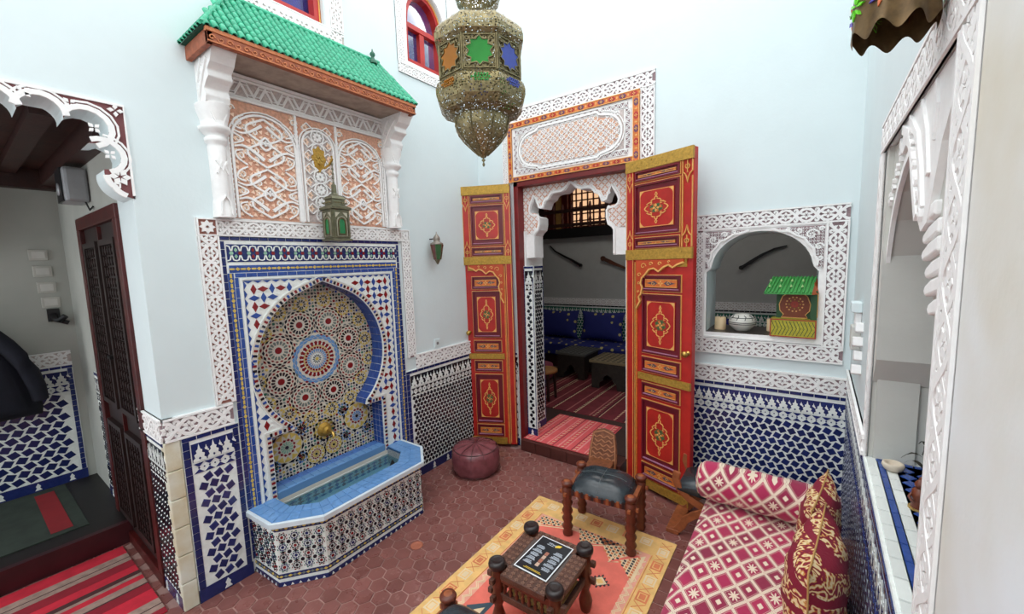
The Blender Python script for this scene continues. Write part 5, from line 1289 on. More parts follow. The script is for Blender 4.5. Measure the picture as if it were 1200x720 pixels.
# ---- rug
RUGG = M('golden_wool', (242, 196, 124), .95, var=.18, scale=14, bumps=.3, bscale=220); RUGP = M('coral_wool', (240, 122, 106), .95, var=.15, scale=9, bumps=.3, bscale=220)
RUGO = M('orange_wool', (224, 132, 88), .95, var=.2); RUGC = M('cream_wool', (236, 210, 170), .95, var=.1); RUGK = M('charcoal_wool', (62, 58, 64), .95); RUGS = M('slate_wool', (66, 84, 96), .95); RUGL = M('pale_pink_wool', (238, 168, 146), .95)
rg = thing('rug', 'coral wool rug with golden checked border under the low table', 'rug', (-1.31, 1.6, 0))
rx0, rx1, ry0, ry1 = -1.915, -.70, .25, 3.01
s = MB(); s.box(rx0, rx1, ry0, ry1, 0, .008, RUGG); s.build('border_pile', rg, bevel=.003)
s = MB(); z = .008
s.box(rx0 + .17, rx1 - .13, ry0 + .2, ry1 - .22, z, z + .001, RUGL); s.box(rx0 + .235, rx1 - .185, ry0 + .26, ry1 - .28, z + .001, z + .002, RUGP)
n = 17
for i in range(n):
    y = ry0 + .04 + i * .158
    for x in (rx0 + .035, rx1 - .10):
        s.poly([(x, y), (x + .075, y), (x + .075, y + .085), (x, y + .085)], z, z + .001, RUGO if i % 2 else RUGC)
        s.frame(x + .012, x + .063, y + .012, y + .073, .006, z + .001, z + .0018, RUGG)
        s.rib([(x - .0, y + .09), (x + .075, y + .15)], .004, z, z + .001, RUGO); s.rib([(x + .075, y + .09), (x, y + .15)], .004, z, z + .001, RUGO)
for i in range(7):
    x = rx0 + .16 + i * .135; s.poly([(x, ry1 - .13), (x + .085, ry1 - .13), (x + .085, ry1 - .05), (x, ry1 - .05)], z, z + .001, RUGO if i % 2 else RUGC); s.frame(x + .012, x + .073, ry1 - .118, ry1 - .062, .006, z + .001, z + .0018, RUGG)
for q, x in ((1, rx0 + .20), (-1, rx1 - .155)):
    for k in (0, .014): s.rib([(x + (.016 if i % 2 else -.016) + k * q, ry0 + .25 + i * .035) for i in range(64)], .008, z + .001, z + .002, RUGC)
    s.rib([(x - q * .035, ry0 + .2), (x - q * .035, ry1 - .22)], .005, z + .001, z + .002, RUGO)
# hatched stepped triangles at the far end
def hatch(poly, x0, x1, y0_, y1_):
    s.poly(poly, z + .001, z + .0022, RUGC)
    k = 0; y = y0_
    while y < y1_:
        x = x0
        while x < x1:
            if inside((x, y), poly): s.poly([(x - .007, y - .009), (x + .011, y - .009), (x + .007, y + .009), (x - .011, y + .009)], z + .0022, z + .003, RUGK if (k % 2) else RUGO)
            x += .026; k += 1
        y += .026; k += 1
yt = ry1 - .235
hatch([(rx0 + .19, yt), (rx0 + .52, yt), (rx0 + .19, yt - .13)], rx0 + .2, rx0 + .5, yt - .12, yt)
hatch([(rx0 + .52, yt), (rx0 + .90, yt), (rx0 + .60, yt - .14)], rx0 + .53, rx0 + .88, yt - .13, yt)
hatch([(rx1 - .52, yt), (rx1 - .19, yt), (rx1 - .36, yt - .2)], rx1 - .5, rx1 - .2, yt - .2, yt)
hatch([(rx1 - .155, yt - .02), (rx1 - .155, yt - .32), (rx1 - .30, yt - .16)], rx1 - .29, rx1 - .16, yt - .3, yt - .02)
s.rib([(rx0 + .19, yt - .15), (rx0 + .55, yt - .01), (rx0 + .62, yt - .16), (rx0 + .9, yt), (rx1 - .36, yt - .22), (rx1 - .30, yt - .18)], .010, z + .002, z + .003, RUGC)
def medal(x, y, a, b):
    for k, c in ((1.5, RUGG), (1.15, RUGK), (1.0, RUGC), (.55, RUGG)): s.poly(rh(x, y, a * k, b * k), z + .001, z + .0016 + (1.6 - k) * .0012, c)
    for i in range(12):
        t = i / 12 * 4; q = int(t); f = t - q; P = rh(x, y, a * 1.25, b * 1.25); p = P[q]; r = P[(q + 1) % 4]; c = (p[0] + (r[0] - p[0]) * f, p[1] + (r[1] - p[1]) * f)
        s.poly(rh(c[0], c[1], .008, .012), z + .002, z + .0034, RUGK)
medal(-.93, 2.02, .055, .05); medal(-1.04, 2.36, .05, .045)
s.poly([(-1.66, 1.72), (-1.52, 1.84), (-1.53, 1.60)], z + .001, z + .0026, RUGS); s.poly([(-1.60, 1.72), (-1.55, 1.77), (-1.55, 1.68)], z + .002, z + .0032, RUGC)
s.poly([(-1.69, 1.52), (-1.35, 1.60), (-1.35, 1.55), (-1.69, 1.44)], z + .001, z + .0024, RUGC)
s.build('woven_pattern', rg, kind='stuff')
# ---- leather stools
def make_stool(label, loc, rz, group):
    t = thing('stool', label, 'stool', loc, rz, group)
    ax, ay = .245, .165
    legp = [(r_ * 1.2, h_) for r_, h_ in [(.030, 0), (.033, .02), (.024, .04), (.036, .07), (.024, .10), (.036, .135), (.024, .165), (.036, .20), (.024, .23), (.036, .265), (.026, .29), (.032, .31), (.032, .39), (.024, .40), (.034, .41), (.038, .425), (.032, .438), (.016, .442)]]
    for x in (-ax, ax):
        for y in (-ay, ay):
            s = MB(); s.lathe((x, y, 0), legp, WOODR, 16); lg = s.build('leg', t, local=True)
            s = MB(); s.lathe((x, y, .4), [(.024, .0422), (.02, .045), (.012, .0435), (.004, .0455)], WOODO, 14); s.build('knob_ring', lg, local=True)
            for dx, dy in ((1, 0), (0, 1)):
                s = MB(); e = .055; sx_, sy_ = math.copysign(1, x), math.copysign(1, y)
                c = (x + dx * sx_ * .045, y + dy * sy_ * .045); s.box(c[0] - .012, c[0] + .012, c[1] - .012, c[1] + .012, .335, .362, WOODO); s.build('peg', lg, local=True, bevel=.003)
    for y in (-ay, ay):
        s = MB(); s.box(-ax, ax, y - .016, y + .016, .335, .375, WOODR); r_ = s.build('rail', t, local=True, bevel=.003)
        s = MB()
        for i in range(11):
            x = -ax + .05 + i * .039; s.box(x - .011, x + .011, y - .021, y + .021, .34, .385, WOODO if i % 2 else WOODK)
        s.build('rail_blocks', r_, local=True)
    for x in (-ax, ax):
        s = MB(); s.box(x - .016, x + .016, -ay, ay, .335, .375, WOODO); s.build('rail', t, local=True, bevel=.003)
    # cushion
    s = MB(); nx_, ny_ = 20, 14; vs = []; cw_, ch_ = .228, .188
    for j in range(ny_ + 1):
        for i in range(nx_ + 1):
            u, v = -1 + 2 * i / nx_, -1 + 2 * j / ny_; d = (1 - abs(u) ** 3.2) * (1 - abs(v) ** 3.2)
            seam = .006 * (math.exp(-(u * 9) ** 2) + math.exp(-(v * 7) ** 2)); k = 1 - .07 * (u * u) * (v * v)
            vs.append((u * cw_ * k, v * ch_ * k, .375 + .108 * d ** .5 - seam * d))
    fs = [[j * (nx_ + 1) + i, j * (nx_ + 1) + i + 1, (j + 1) * (nx_ + 1) + i + 1, (j + 1) * (nx_ + 1) + i] for j in range(ny_) for i in range(nx_)]
    s.add(vs, fs, LEATH, True); cu = s.build('leather_cushion', t, local=True)
    s = MB(); f = lambda u, v: (u * cw_, v * ch_, .377 + .108 * ((1 - abs(u) ** 3.2) * (1 - abs(v) ** 3.2)) ** .5 - .006 * (math.exp(-(u * 9) ** 2) + math.exp(-(v * 7) ** 2)) * 1.0)
    SEAM = M('pale_piping', (104, 112, 112), .5)
    s.tube([f(0.0, -.95 + i * .19) for i in range(11)], .002, SEAM, 4); s.tube([f(-.95 + i * .19, .0) for i in range(11)], .002, SEAM, 4); s.build('seams', cu, local=True)
    s = MB(); s.box(-ax + .01, ax - .01, -ay + .01, ay - .01, .35, .372, WOODK); s.build('seat_board', t, local=True)
    return t
st1 = make_stool('stool with domed black leather top and turned legs, at the far rug edge', (-1.215, 2.86, .013), math.radians(6), 'stools round the low table')
dup(st1, (-1.20, 1.20, .013), math.radians(0), 'black leather stool cut off at the bottom edge, in front of the low table', 'stools round the low table')
# ---- low table
tb = thing('low_table', 'low carved wooden table with black knobs holding the menu, on the rug', 'table', (-1.205, 1.905, .013), math.radians(1))
a = .19
for x in (-a, a):
    for y in (-a, a):
        s = MB(); s.lathe((x, y, 0), [(.028, 0), (.036, .03), (.042, .07), (.03, .11), (.022, .14), (.034, .17), (.04, .20), (.028, .235), (.034, .27), (.034, .375)], WOODR, 16); lg = s.build('leg', tb, local=True)
        s = MB(); s.lathe((x, y, .375), [(.034, 0), (.049, .01), (.052, .03), (.047, .046), (.032, .054), (.029, .050), (.012, .054), (.003, .053)], WOODK, 20); s.build('knob', lg, local=True)
        for zz in (.20, .31):
            for dx, dy in ((1, 0), (0, 1)):
                s = MB(); c = (x + dx * math.copysign(.052, x), y + dy * math.copysign(.052, y)); s.box(c[0] - .014, c[0] + .014, c[1] - .014, c[1] + .014, zz, zz + .032, WOODT); s.build('peg', lg, local=True, bevel=.002)
for y in (-a, a):
    s = MB(); s.box(-a, a, y - .013, y + .013, .195, .235, WOODT); s.box(-a, a, y - .012, y + .012, .305, .345, WOODR); s.build('rail', tb, local=True, bevel=.003)
    s = MB()
    for i in range(8): s.lathe((-a + .05 + i * .0415, y, .235), [(.008, 0), (.013, .02), (.006, .035), (.013, .055), (.008, .07)], WOODR, 8)
    s.build('spindles', tb, local=True, kind='stuff')
for x in (-a, a):
    s = MB(); s.box(x - .013, x + .013, -a, a, .195, .235, WOODT); s.box(x - .012, x + .012, -a, a, .305, .345, WOODR); s.build('rail', tb, local=True, bevel=.003)
s = MB(); s.box(-.16, .16, -.16, .16, .19, .20, RUGG); s.build('lower_shelf', tb, local=True)
for q, (x0, x1, y0_, y1_) in enumerate(((-.145, .145, -.225, -.135), (-.145, .145, .135, .225), (-.225, -.135, -.145, .145), (.135, .225, -.145, .145))):
    s = MB(); s.box(x0, x1, y0_, y1_, .345, .378, WOODT); pnl = s.build('top_panel', tb, local=True, bevel=.004)
    s = MB(); lx = q < 2
    for i in range(7):
        for j in range(3):
            tx = x0 + (i + .5) * (x1 - x0) / 7 if lx else x0 + (j + .5) * (x1 - x0) / 3; ty = y0_ + (j + .5) * (y1_ - y0_) / 3 if lx else y0_ + (i + .5) * (y1_ - y0_) / 7
            flower(s, tx, ty, .014, 5, .378, .381, M('paler_chip_wood', (134, 98, 82), .45), i)  # small carved flowers in a paler wood tone
    s.build('chip_carving', pnl, local=True, kind='stuff')
s = MB(); s.box(-.15, .15, -.15, .15, .35, .376, M('smoked_glass_top', (96, 84, 80), .08)); s.build('centre_panel', tb, local=True)
# ---- menu
mn = thing('menu_card', 'black laminated menu card with white border lying on the low table', 'menu', (-1.20, 1.925, .3965), math.radians(-2))
s = MB(); s.box(-.112, .112, -.156, .156, 0, .003, M('white_card', (232, 236, 240), .3)); s.box(-.105, .105, -.149, .149, .003, .0034, M('black_print', (24, 28, 36), .3)); s.build('card', mn, local=True)
s = MB(); PW = M('white_print', (200, 210, 222), .5); PY = M('yellow_print', (236, 200, 60), .5)
s.F = Fr((0, 0, .0), (1, 0, 0), (0, 1, 0), (0, 0, 1))
for col in (-1, 1):
    for g in range(5):
        y = .068 - g * .036
        s.poly([(col * .062 - .02, y), (col * .062 + .02, y), (col * .062 + .02, y + .004), (col * .062 - .02, y + .004)], .0034, .0038, PW)
        for l in range(3): ww = random.uniform(.022, .034); s.poly([(col * .062 - ww, y - .008 - l * .006), (col * .062 + ww, y - .008 - l * .006), (col * .062 + ww, y - .005 - l * .006), (col * .062 - ww, y - .005 - l * .006)], .0034, .0038, PW)
s.poly([(-.05, -.125), (.05, -.125), (.05, -.122), (-.05, -.122)], .0034, .0038, PY); s.poly([(-.06, -.133), (.06, -.133), (.06, -.130), (-.06, -.130)], .0034, .0038, PY)
for k in range(4): s.box(-.011, .011, -.09 + k * .034, -.06 + k * .034, .0034, .0038, [M('dish_print', (200, 170, 150), .5), M('dish_print_red', (170, 110, 90), .5)][k % 2])
s.poly([(.012, .10), (.04, .115), (.045, .135), (.02, .13), (.008, .118)], .0034, .004, PY)
for k in range(4): s.rib(spiral(-.035 + k * .014, .118, .008, k, .9, 7), .003, .0034, .0038, PW)
s.rib([(-.045, .105), (.0, .103)], .003, .0034, .0038, PW)
s.build('printing', mn, local=True, kind='stuff')
# ---- curved folding stool near the back wall
fc = thing('folding_stool', 'curved-leg folding stool with black leather seat behind the bolster', 'stool', (-.53, 3.33, 0), 0)
for y in (-.17, .17):
    for q in (-1, 1):
        F = Fr((0, y, 0), (1, 0, 0), (0, 0, 1), (0, -1, 0)); s = MB(F)
        s.rib([(q * .27, .0), (q * .21, .03), (q * .17, .08), (q * .145, .14), (q * .08, .2), (-q * .02, .26), (-q * .13, .31), (-q * .20, .37), (-q * .225, .44), (-q * .215, .50)], .055, -.02 if q > 0 else .005, .0 if q > 0 else .025, WOODO); s.build('curved_leg', fc, local=True, bevel=.004)
s = MB(); vs = []
for i in range(13):
    u = -1 + i / 6; vs += [(u * .21, -.18, .345 + .02 * u * u), (u * .21, .18, .345 + .02 * u * u), (u * .21, .16, .44 - .05 * u * u), (u * .21, -.16, .44 - .05 * u * u)]
s.add(vs, [[4 * i + a_, 4 * i + (a_ + 1) % 4, 4 * i + 4 + (a_ + 1) % 4, 4 * i + 4 + a_] for i in range(12) for a_ in range(4)], LEATH, True); s.build('leather_seat', fc, local=True)
s = MB(); s.box(-.285, -.19, -.2, .2, .0, .035, WOODO); s.build('foot_rail', fc, local=True, bevel=.005); s = MB(); s.box(.19, .285, -.2, .2, .0, .035, WOODO); s.build('foot_rail', fc, local=True, bevel=.005)
# ---- carved chair back by the doorway
cc = thing('carved_chair', 'small carved wooden chair standing before the doorstep, beside the right door leaf', 'chair', (-1.56, 3.60, 0), math.radians(8))
Fb = Fr((0, 0, 0), (1, 0, 0), (0, .28, 1), (0, -1, .28)); CW = M('carved_walnut', (140, 84, 54), .5, var=.4, scale=30)
s = MB(Fb); s.poly([(-.17, .0), (-.04, .0), (0, .04), (.04, 0), (.17, 0), (.165, .05), (.135, .08), (.145, .2), (.13, .34), (.11, .44), (.06, .47), (0, .485), (-.06, .47), (-.11, .44), (-.13, .34), (-.145, .2), (-.135, .08), (-.165, .05)], -.025, 0, CW, True); bk = s.build('carved_back', cc, local=True, bevel=.004)
s = MB(Fb)
for i in range(-3, 4):
    for j in range(8):
        x, y = i * .036 + (.018 if j % 2 else 0), .11 + j * .042
        if abs(x) < .12 - j * .003: s.rib([(x - .016, y - .012), (x + .016, y + .012)] if (i + j) % 2 else [(x - .016, y + .012), (x + .016, y - .012)], .009, 0, .012, M('carved_walnut_light', (186, 124, 84), .5))
for q in (-1, 1): s.rib(spiral(q * .09, .05, .035, 0, 1.2, 8, q), .01, 0, .012, MATS['carved_walnut_light'])
s.rib([(-.13, .09), (-.12, .3), (-.1, .43), (0, .465), (.1, .43), (.12, .3), (.13, .09), (-.13, .09)], .01, 0, .01, MATS['carved_walnut_light'])
s.build('relief_carving', bk, local=True)
s = MB(); s.box(-.12, .12, -.16, .05, .16, .185, CW); s.build('seat', cc, local=True, bevel=.006)
Fb2 = Fr((0, -.2, 0), (1, 0, 0), (0, .5, 1), (0, -1, .5)); s = MB(Fb2); s.box(-.05, .05, 0, .2, -.02, 0, CW); s.build('front_leg', cc, local=True, bevel=.004)
# ---- sofa
def sofa_fabric(name, base, sx=1.0, axes=(0, 1), rot=PI / 4, scale=.082, qy=1.0):
    m, t, b = newmat(name, .8); vec, x, y, z = coords(t); c3 = [x, y, z]; p, q = c3[axes[0]], c3[axes[1]]
    q = q * qy; u = (p * sx + q) / (scale * 1.414); v = (q - p * sx) / (scale * 1.414)
    fu, fv = u.fr() - .5, v.fr() - .5; iu, iv = u.fl(), v.fl(); au, av = fu.ab(), fv.ab(); mxx = au.mx(av)
    line = mxx.gt(.415); line2 = mxx.gt(.455)
    dots = ((u * 8).fr() - .5).ab().mx(((v * 8).fr() - .5).ab()).lt(.25)
    cell = ((iu + iv * 2) % 4)
    t0 = cell.lt(.5); t1 = cell.gt(.5) * cell.lt(1.5); t3 = cell.gt(2.5)
    dia = mxx.lt(.13)
    r = (fu * fu + fv * fv).op('SQRT'); ang = fv.op('ARCTAN2', fu); fl = r.lt((ang * 8).op('COSINE') * .10 + .23)
    cream = srgb((226, 208, 186)); mag = srgb(base); dk = tuple(k * .45 for k in mag[:3]) + (1,)
    n_ = noise(t, vec, 30); col = mix(t, mag, dk, ramp(t, noise(t, vec, 5), .45, .75) * .5)
    tone = (iu * 3 + iv) % 3; col = mix(t, col, dk, tone.gt(1.5) * .6)
    col = mix(t, col, cream, (t1 + t3).mn(1) * dia)
    col = mix(t, col, cream, (cell.gt(1.5) * cell.lt(2.5)) * fl)
    rim = mxx.gt(.35) * mxx.lt(.365); 
    col = mix(t, col, cream, line); col = mix(t, col, cream, rim); col = mix(t, col, dk, line * dots * mxx.gt(.46))
    t.links.new(col.k, b.inputs['Base Color']); bump(t, b, n_, .15); b.inputs['Sheen Weight'].default_value = .2; return m
SF = sofa_fabric('magenta_brocade', (172, 28, 78), 1.0, (0, 1), qy=.66, scale=.078); SFB = sofa_fabric('bolster_brocade', (176, 32, 82), 1.0, (0, 2), scale=.085); SFS = sofa_fabric('side_brocade', (140, 22, 60), 1.0, (1, 2))
sf = thing('sofa', 'low banquette covered in magenta and cream lozenge brocade along the right wall', 'sofa', (-.14, 1.8, 0))
s = MB(); x0, x1, y0_, y1_ = -.50, .205, .35, 3.10
nx_, ny_ = 16, 44; vs = []
for j in range(ny_ + 1):
    for i in range(nx_ + 1):
        u, v = i / nx_, j / ny_; e = min(1, min(u, 1 - u) * 9, min(v, 1 - v) * 30); h = .50 - .045 * (1 - e) ** 2 + .006 * math.sin(j * .9) * math.sin(i * .8) - .01 * (1 if 0 else 0)
        vs.append((x0 + (x1 - x0) * u, y0_ + (y1_ - y0_) * v, h))
s.add(vs, [[j * (nx_ + 1) + i, j * (nx_ + 1) + i + 1, (j + 1) * (nx_ + 1) + i + 1, (j + 1) * (nx_ + 1) + i] for j in range(ny_) for i in range(nx_)], SF, True); s.build('seat_cover', sf)
s = MB(); s.box(x0 + .001, x1 - .001, y0_ + .001, y1_ - .001, .28, .456, SFS); s.build('mattress', sf)
s = MB(); s.box(x0 + .03, x1 - .01, y0_ + .03, y1_ - .03, .0, .28, WOODD); s.build('wooden_base', sf)
bo = thing('bolster', 'round bolster in magenta lozenge brocade across the far end of the sofa', 'cushion', (-.16, 2.92, .63))
s = MB(); vs = []; n = 28; K = 24; r0 = .125
for i in range(K + 1):
    u = i / K; x = -.545 + .77 * u - 0; e = min(u, 1 - u) * K; rr = r0 * (1 - .35 * max(0, 1 - e / 1.6) ** 2) * (1 + .012 * math.sin(i * 1.7))
    for j in range(n): a = 2 * PI * j / n; vs.append((x + .16, rr * math.cos(a), rr * math.sin(a) + .003 * math.sin(3 * a + i)))
s.add(vs, [[i * n + j, i * n + (j + 1) % n, (i + 1) * n + (j + 1) % n, (i + 1) * n + j] for i in range(K) for j in range(n)], SFB, True); s.add(vs[:n], [list(range(n))], SFB); s.add(vs[-n:], [list(range(n))], SFB); s.build('bolster_cover', bo, local=True)
s = MB(); s.lathe((-.39, 0, 0), [(.03, 0), (.02, -.008), (.002, -.01)], M('cream_cord', (214, 196, 170), .8), 12, axis=0)
for e in (-.372,): s.tube([(e, .10 * math.cos(t * PI / 12), .10 * math.sin(t * PI / 12)) for t in range(24)], .004, MATS['cream_cord'], 5, True)
s.build('end_piping', bo, local=True)
def damask(name):
    m, t, b = newmat(name, .7); vec, x, y, z = coords(t)
    red = srgb((128, 14, 44)); gold = srgb((206, 160, 92)); pale = srgb((226, 204, 160)); org = srgb((176, 84, 40))
    d = noise(t, vec, 3, 1)
    ph_ = (y * 7.5 + z * 5 + (x * 3)) + d * 1.6; band = ph_.fr()
    w1_ = t.nodes.new('ShaderNodeTexWave'); w1_.wave_type = 'RINGS'; w1_.inputs['Scale'].default_value = 8; w1_.inputs['Distortion'].default_value = 14; w1_.inputs['Detail'].default_value = 1.5; w1_.inputs['Detail Scale'].default_value = 3; t.links.new(vec, w1_.inputs['Vector'])
    w = N(t, w1_.outputs['Fac'])
    col = mix(t, red, gold, w.gt(.42) * band.gt(.38)); col = mix(t, col, org, (w.gt(.3) * w.lt(.5)) * band.gt(.5)); col = mix(t, col, pale, (w.gt(.78)) * band.gt(.35))
    v = t.nodes.new('ShaderNodeTexVoronoi'); v.inputs['Scale'].default_value = 9; t.links.new(vec, v.inputs['Vector']); col = mix(t, col, pale, N(t, v.outputs['Distance']).lt(.16) * band.lt(.42))
    t.links.new(col.k, b.inputs['Base Color']); bump(t, b, noise(t, vec, 60), .25); return m
DM = damask('red_gold_damask')
def pillow(name, label, cat, loc, rot, w_, h_, th, mat, group=None, parts=None, drape=.0):
    t = thing(name, label, cat, loc, 0, group); t.rotation_euler = rot
    s = MB(); n = 16
    for sg in (-1, 1):
        vs = []
        for j in range(n + 1):
            for i in range(n + 1):
                u, v = -1 + 2 * i / n, -1 + 2 * j / n; d = max(0, (1 - abs(u) ** 2.6) * (1 - abs(v) ** 2.6)) ** .55; k = 1 - .10 * (1 - u * u) * abs(v) ** 3; k2 = 1 - .10 * (1 - v * v) * abs(u) ** 3
                vs.append((u * w_ / 2 * k2, v * h_ / 2 * k, sg * th / 2 * d * (1 + .05 * math.sin(i * 1.3 + j)) + .0))
        s.add(vs, [[j * (n + 1) + i, j * (n + 1) + i + 1, (j + 1) * (n + 1) + i + 1, (j + 1) * (n + 1) + i] for j in range(n) for i in range(n)], mat, True)
    s.build('cushion_cover', t, local=True); return t
c1 = pillow('back_cushion', 'red and gold damask cushion against the right wall, nearest the bolster', 'cushion', (.115, 2.575, .715), (math.radians(90), math.radians(-4), math.radians(80)), .46, .42, .17, DM, 'damask cushions on the sofa')
c2 = pillow('back_cushion', 'red and gold damask cushion against the right wall, cut off by the bottom edge', 'cushion', (.09, 2.05, .735), (math.radians(90), math.radians(0), math.radians(83)), .58, .46, .22, DM, 'damask cushions on the sofa')
c3 = pillow('back_cushion', 'red and gold damask cushion lowest in the picture', 'cushion', (.095, 1.46, .70), (math.radians(90), 0, math.radians(84)), .56, .44, .2, DM, 'damask cushions on the sofa') if False else None
for c_ in (c1, c2):
    s = MB(); w_, h_ = (.46, .42) if c_ is c1 else (.58, .46); pts = []
    for i in range(40):
        a = 2 * PI * i / 40; cu_, su_ = math.cos(a), math.sin(a); k = 1 / max(abs(cu_), abs(su_)); u, v = cu_ * k, su_ * k
        pts.append((u * w_ / 2 * (1 - .10 * (1 - v * v) * abs(u) ** 3), v * h_ / 2 * (1 - .10 * (1 - u * u) * abs(v) ** 3), 0))
    s.tube(pts, .004, M('gold_cord', (190, 146, 84), .6), 6, True); s.build('piping', c_, local=True)
# ================================================================== hatch goods
def candle(label, loc, r, h):
    t = thing('candle', label, 'candle', loc, 0, 'candles on the hatch sill'); s = MB(); s.lathe((0, 0, 0), [(r, 0), (r * 1.02, .01), (r, h), (r * .8, h + .002), (r * .5, h - .008), (.003, h - .01)], M('cream_wax', (236, 206, 164), .5, var=.08), 20); s.build('wax', t, local=True)
    s = MB(); s.tube([(0, 0, h - .01), (.002, 0, h + .008)], .0018, IRON, 5); s.build('wick', t, local=True)
candle('cream pillar candle at the left end of the hatch sill', (-.585, 3.97, 1.512), .045, .105); candle('cream candle half hidden behind the painted toy fountain', (-.20, 4.03, 1.512), .04, .10)
pt_ = thing('lidded_pot', 'round white ceramic pot with black painted lines on the hatch sill', 'pot', (-.415, 3.95, 1.512))
CER = M('cream_ceramic', (222, 220, 212), .25, var=.05); s = MB(); s.lathe((0, 0, 0), [(.045, 0), (.06, .01), (.098, .05), (.104, .075), (.098, .095)], CER, 28); s.build('pot_body', pt_, local=True)
s = MB(); s.lathe((0, 0, 0), [(.100, .096), (.092, .115), (.07, .135), (.04, .146), (.004, .15)], CER, 28); ld = s.build('lid', pt_, local=True)
s = MB()
for r, h in ((.1035, .064), (.105, .078), (.093, .117)): s.tube([(r * math.cos(t * PI / 16), r * math.sin(t * PI / 16), h) for t in range(32)], .0028, BLACKP, 5, True)
for k in range(10):
    a = k * PI / 5; s.tube([(.099 * math.cos(a), .099 * math.sin(a), .098), (.084 * math.cos(a + .12), .084 * math.sin(a + .12), .126), (.07 * math.cos(a), .07 * math.sin(a), .137)], .003, BLACKP, 5)
s.build('painted_lines', ld, local=True)
# painted toy fountain
tf = thing('painted_toy_fountain', 'painted wooden toy fountain with green tiled roof at the right end of the hatch sill', 'ornament', (-.05, 3.82, 1.512), math.radians(-4))
YG = M('yellow_green_paint', (186, 176, 50), .5, var=.25, scale=60); PG = M('dark_green_paint', (36, 78, 44), .5); PR = M('brown_red_paint', (132, 60, 32), .5, var=.25); RD2 = M('red_edge_paint', (160, 50, 36), .5)
s = MB(); s.box(-.15, .145, -.06, .07, 0, .14, YG); b_ = s.build('trough', tf, local=True, bevel=.003)
s = MB(Fr((0, -.06, 0), (1, 0, 0), (0, 0, 1), (0, -1, 0))); s.frame(-.15, .145, 0, .14, .008, 0, .003, RD2); 
for i in range(12):
    for q in (-1, 1): s.rib([(-.14 + i * .0235, .07 - q * .055), (-.14 + (i + 1) * .0235, .07), (-.14 + i * .0235, .07 + q * .055)], .004, 0, .002, PG)
s.build('lattice_painting', b_, local=True)
s = MB(); s.box(-.12, .12, .02, .07, .14, .36, PG); bp = s.build('back_panel', tf, local=True)
s = MB(Fr((0, .02, 0), (1, 0, 0), (0, 0, 1), (0, -1, 0))); oc = [(-.085, .145), (.085, .145), (.07, .17), (.095, .20), (.1, .25), (.08, .31), (.04, .345), (0, .358), (-.04, .345), (-.08, .31), (-.1, .25), (-.095, .20), (-.07, .17)]
s.poly(oc, 0, .006, PR); s.rib(oc, .006, .0, .010, GOLDP, True)
flower(s, 0, .25, .03, 8, .006, .010, RD2)
for k in range(14): s.poly(circ(.055 * math.cos(k * PI / 7), .25 + .055 * math.sin(k * PI / 7), .006, 6), .006, .009, GOLDP)
for k in range(8): s.poly(circ(.036 * math.cos(k * PI / 4), .25 + .036 * math.sin(k * PI / 4), .004, 6), .006, .009, YG)
s.build('arched_painting', bp, local=True)
s = MB(); s.box(.105, .145, -.05, .07, .14, .36, PG); s.box(.143, .148, -.05, .07, .16, .34, M('gold_leaf_painting', (190, 140, 60), .5)); s.build('side_panel', tf, local=True, bevel=.002)
GR2 = M('toy_roof_green', (64, 150, 72), .4, var=.2); s = MB(); s.add([(-.19, -.10, .345), (.11, -.10, .345), (.13, .05, .46), (-.15, .05, .46), (-.19, -.10, .335), (.11, -.10, .335), (.13, .06, .36), (-.15, .06, .36)], [[0, 1, 2, 3], [4, 5, 6, 7], [0, 1, 5, 4], [1, 2, 6, 5], [2, 3, 7, 6], [3, 0, 4, 7]], GR2); rf = s.build('roof', tf, local=True)
s = MB()
for i in range(13):
    t_ = i / 12; s.tube([(-.185 + .29 * t_, -.102, .348), (-.148 + .273 * t_, .048, .463)], .007, GR2, 6)
for r in (.3, .65):
    for i in range(4): s.lathe((-.16 + i * .07, -.1 + .15 * r, .35 + .115 * r + .004), [(.010, 0), (.006, .012), (.001, .02)], M('pale_roof_stud', (150, 190, 120), .4), 8)
s.build('roof_ribs', rf, local=True)
s = MB(); s.add([(.11, -.10, .335), (.15, -.04, .335), (.15, .06, .34), (.13, .05, .46), (.12, -.02, .42)], [[0, 1, 2, 3, 4]], M('red_gold_gable', (190, 90, 40), .5, var=.3)); s.build('gable', tf, local=True)
# ================================================================== recess sill goods
bw = thing('bowl', 'small round cream stone bowl on the tiled sill of the arched recess', 'bowl', (.345, 2.31, 1.204))
s = MB(); s.lathe((0, 0, 0), [(.018, 0), (.03, .006), (.038, .022), (.036, .034), (.03, .037), (.026, .032), (.02, .018), (.004, .013)], M('cream_stone', (214, 200, 180), .6, var=.08), 28, caps=False); s.build('bowl_body', bw, local=True)
fg = thing('figurine', 'small reddish-brown glazed figurine on the tiled sill, cut by the recess edge', 'figurine', (.375, 2.0, 1.204))
BR = M('brown_glaze', (120, 58, 34), .35, var=.4, scale=30); s = MB(); s.lathe((0, 0, 0), [(.022, 0), (.026, .01), (.02, .03), (.026, .05), (.024, .07), (.014, .08)], BR, 14, sx=.9); s.build('body', fg, local=True)
s = MB(); s.lathe((0, 0, .078), [(.008, 0), (.015, .008), (.016, .018), (.009, .03), (.002, .034)], BR, 12); s.build('head', fg, local=True)
s = MB(); s.tube([(.018, 0, .06), (.03, -.01, .045), (.02, -.02, .03)], .005, BR, 6); s.tube([(-.018, 0, .06), (-.03, -.01, .045), (-.02, -.02, .03)], .005, BR, 6); s.lathe((0, 0, 0), [(.03, 0), (.03, .006)], M('ochre_base', (170, 140, 80), .5), 14); s.build('arms_and_base', fg, local=True)
tw = thing('dried_plant', 'dark dried plant with curling leaves in the arched recess', 'plant', (.43, 2.16, 1.204))
s = MB(); s.lathe((0, 0, 0), [(.025, 0), (.035, .02), (.03, .05), (.02, .06)], BR, 14); s.build('pot', tw, local=True)
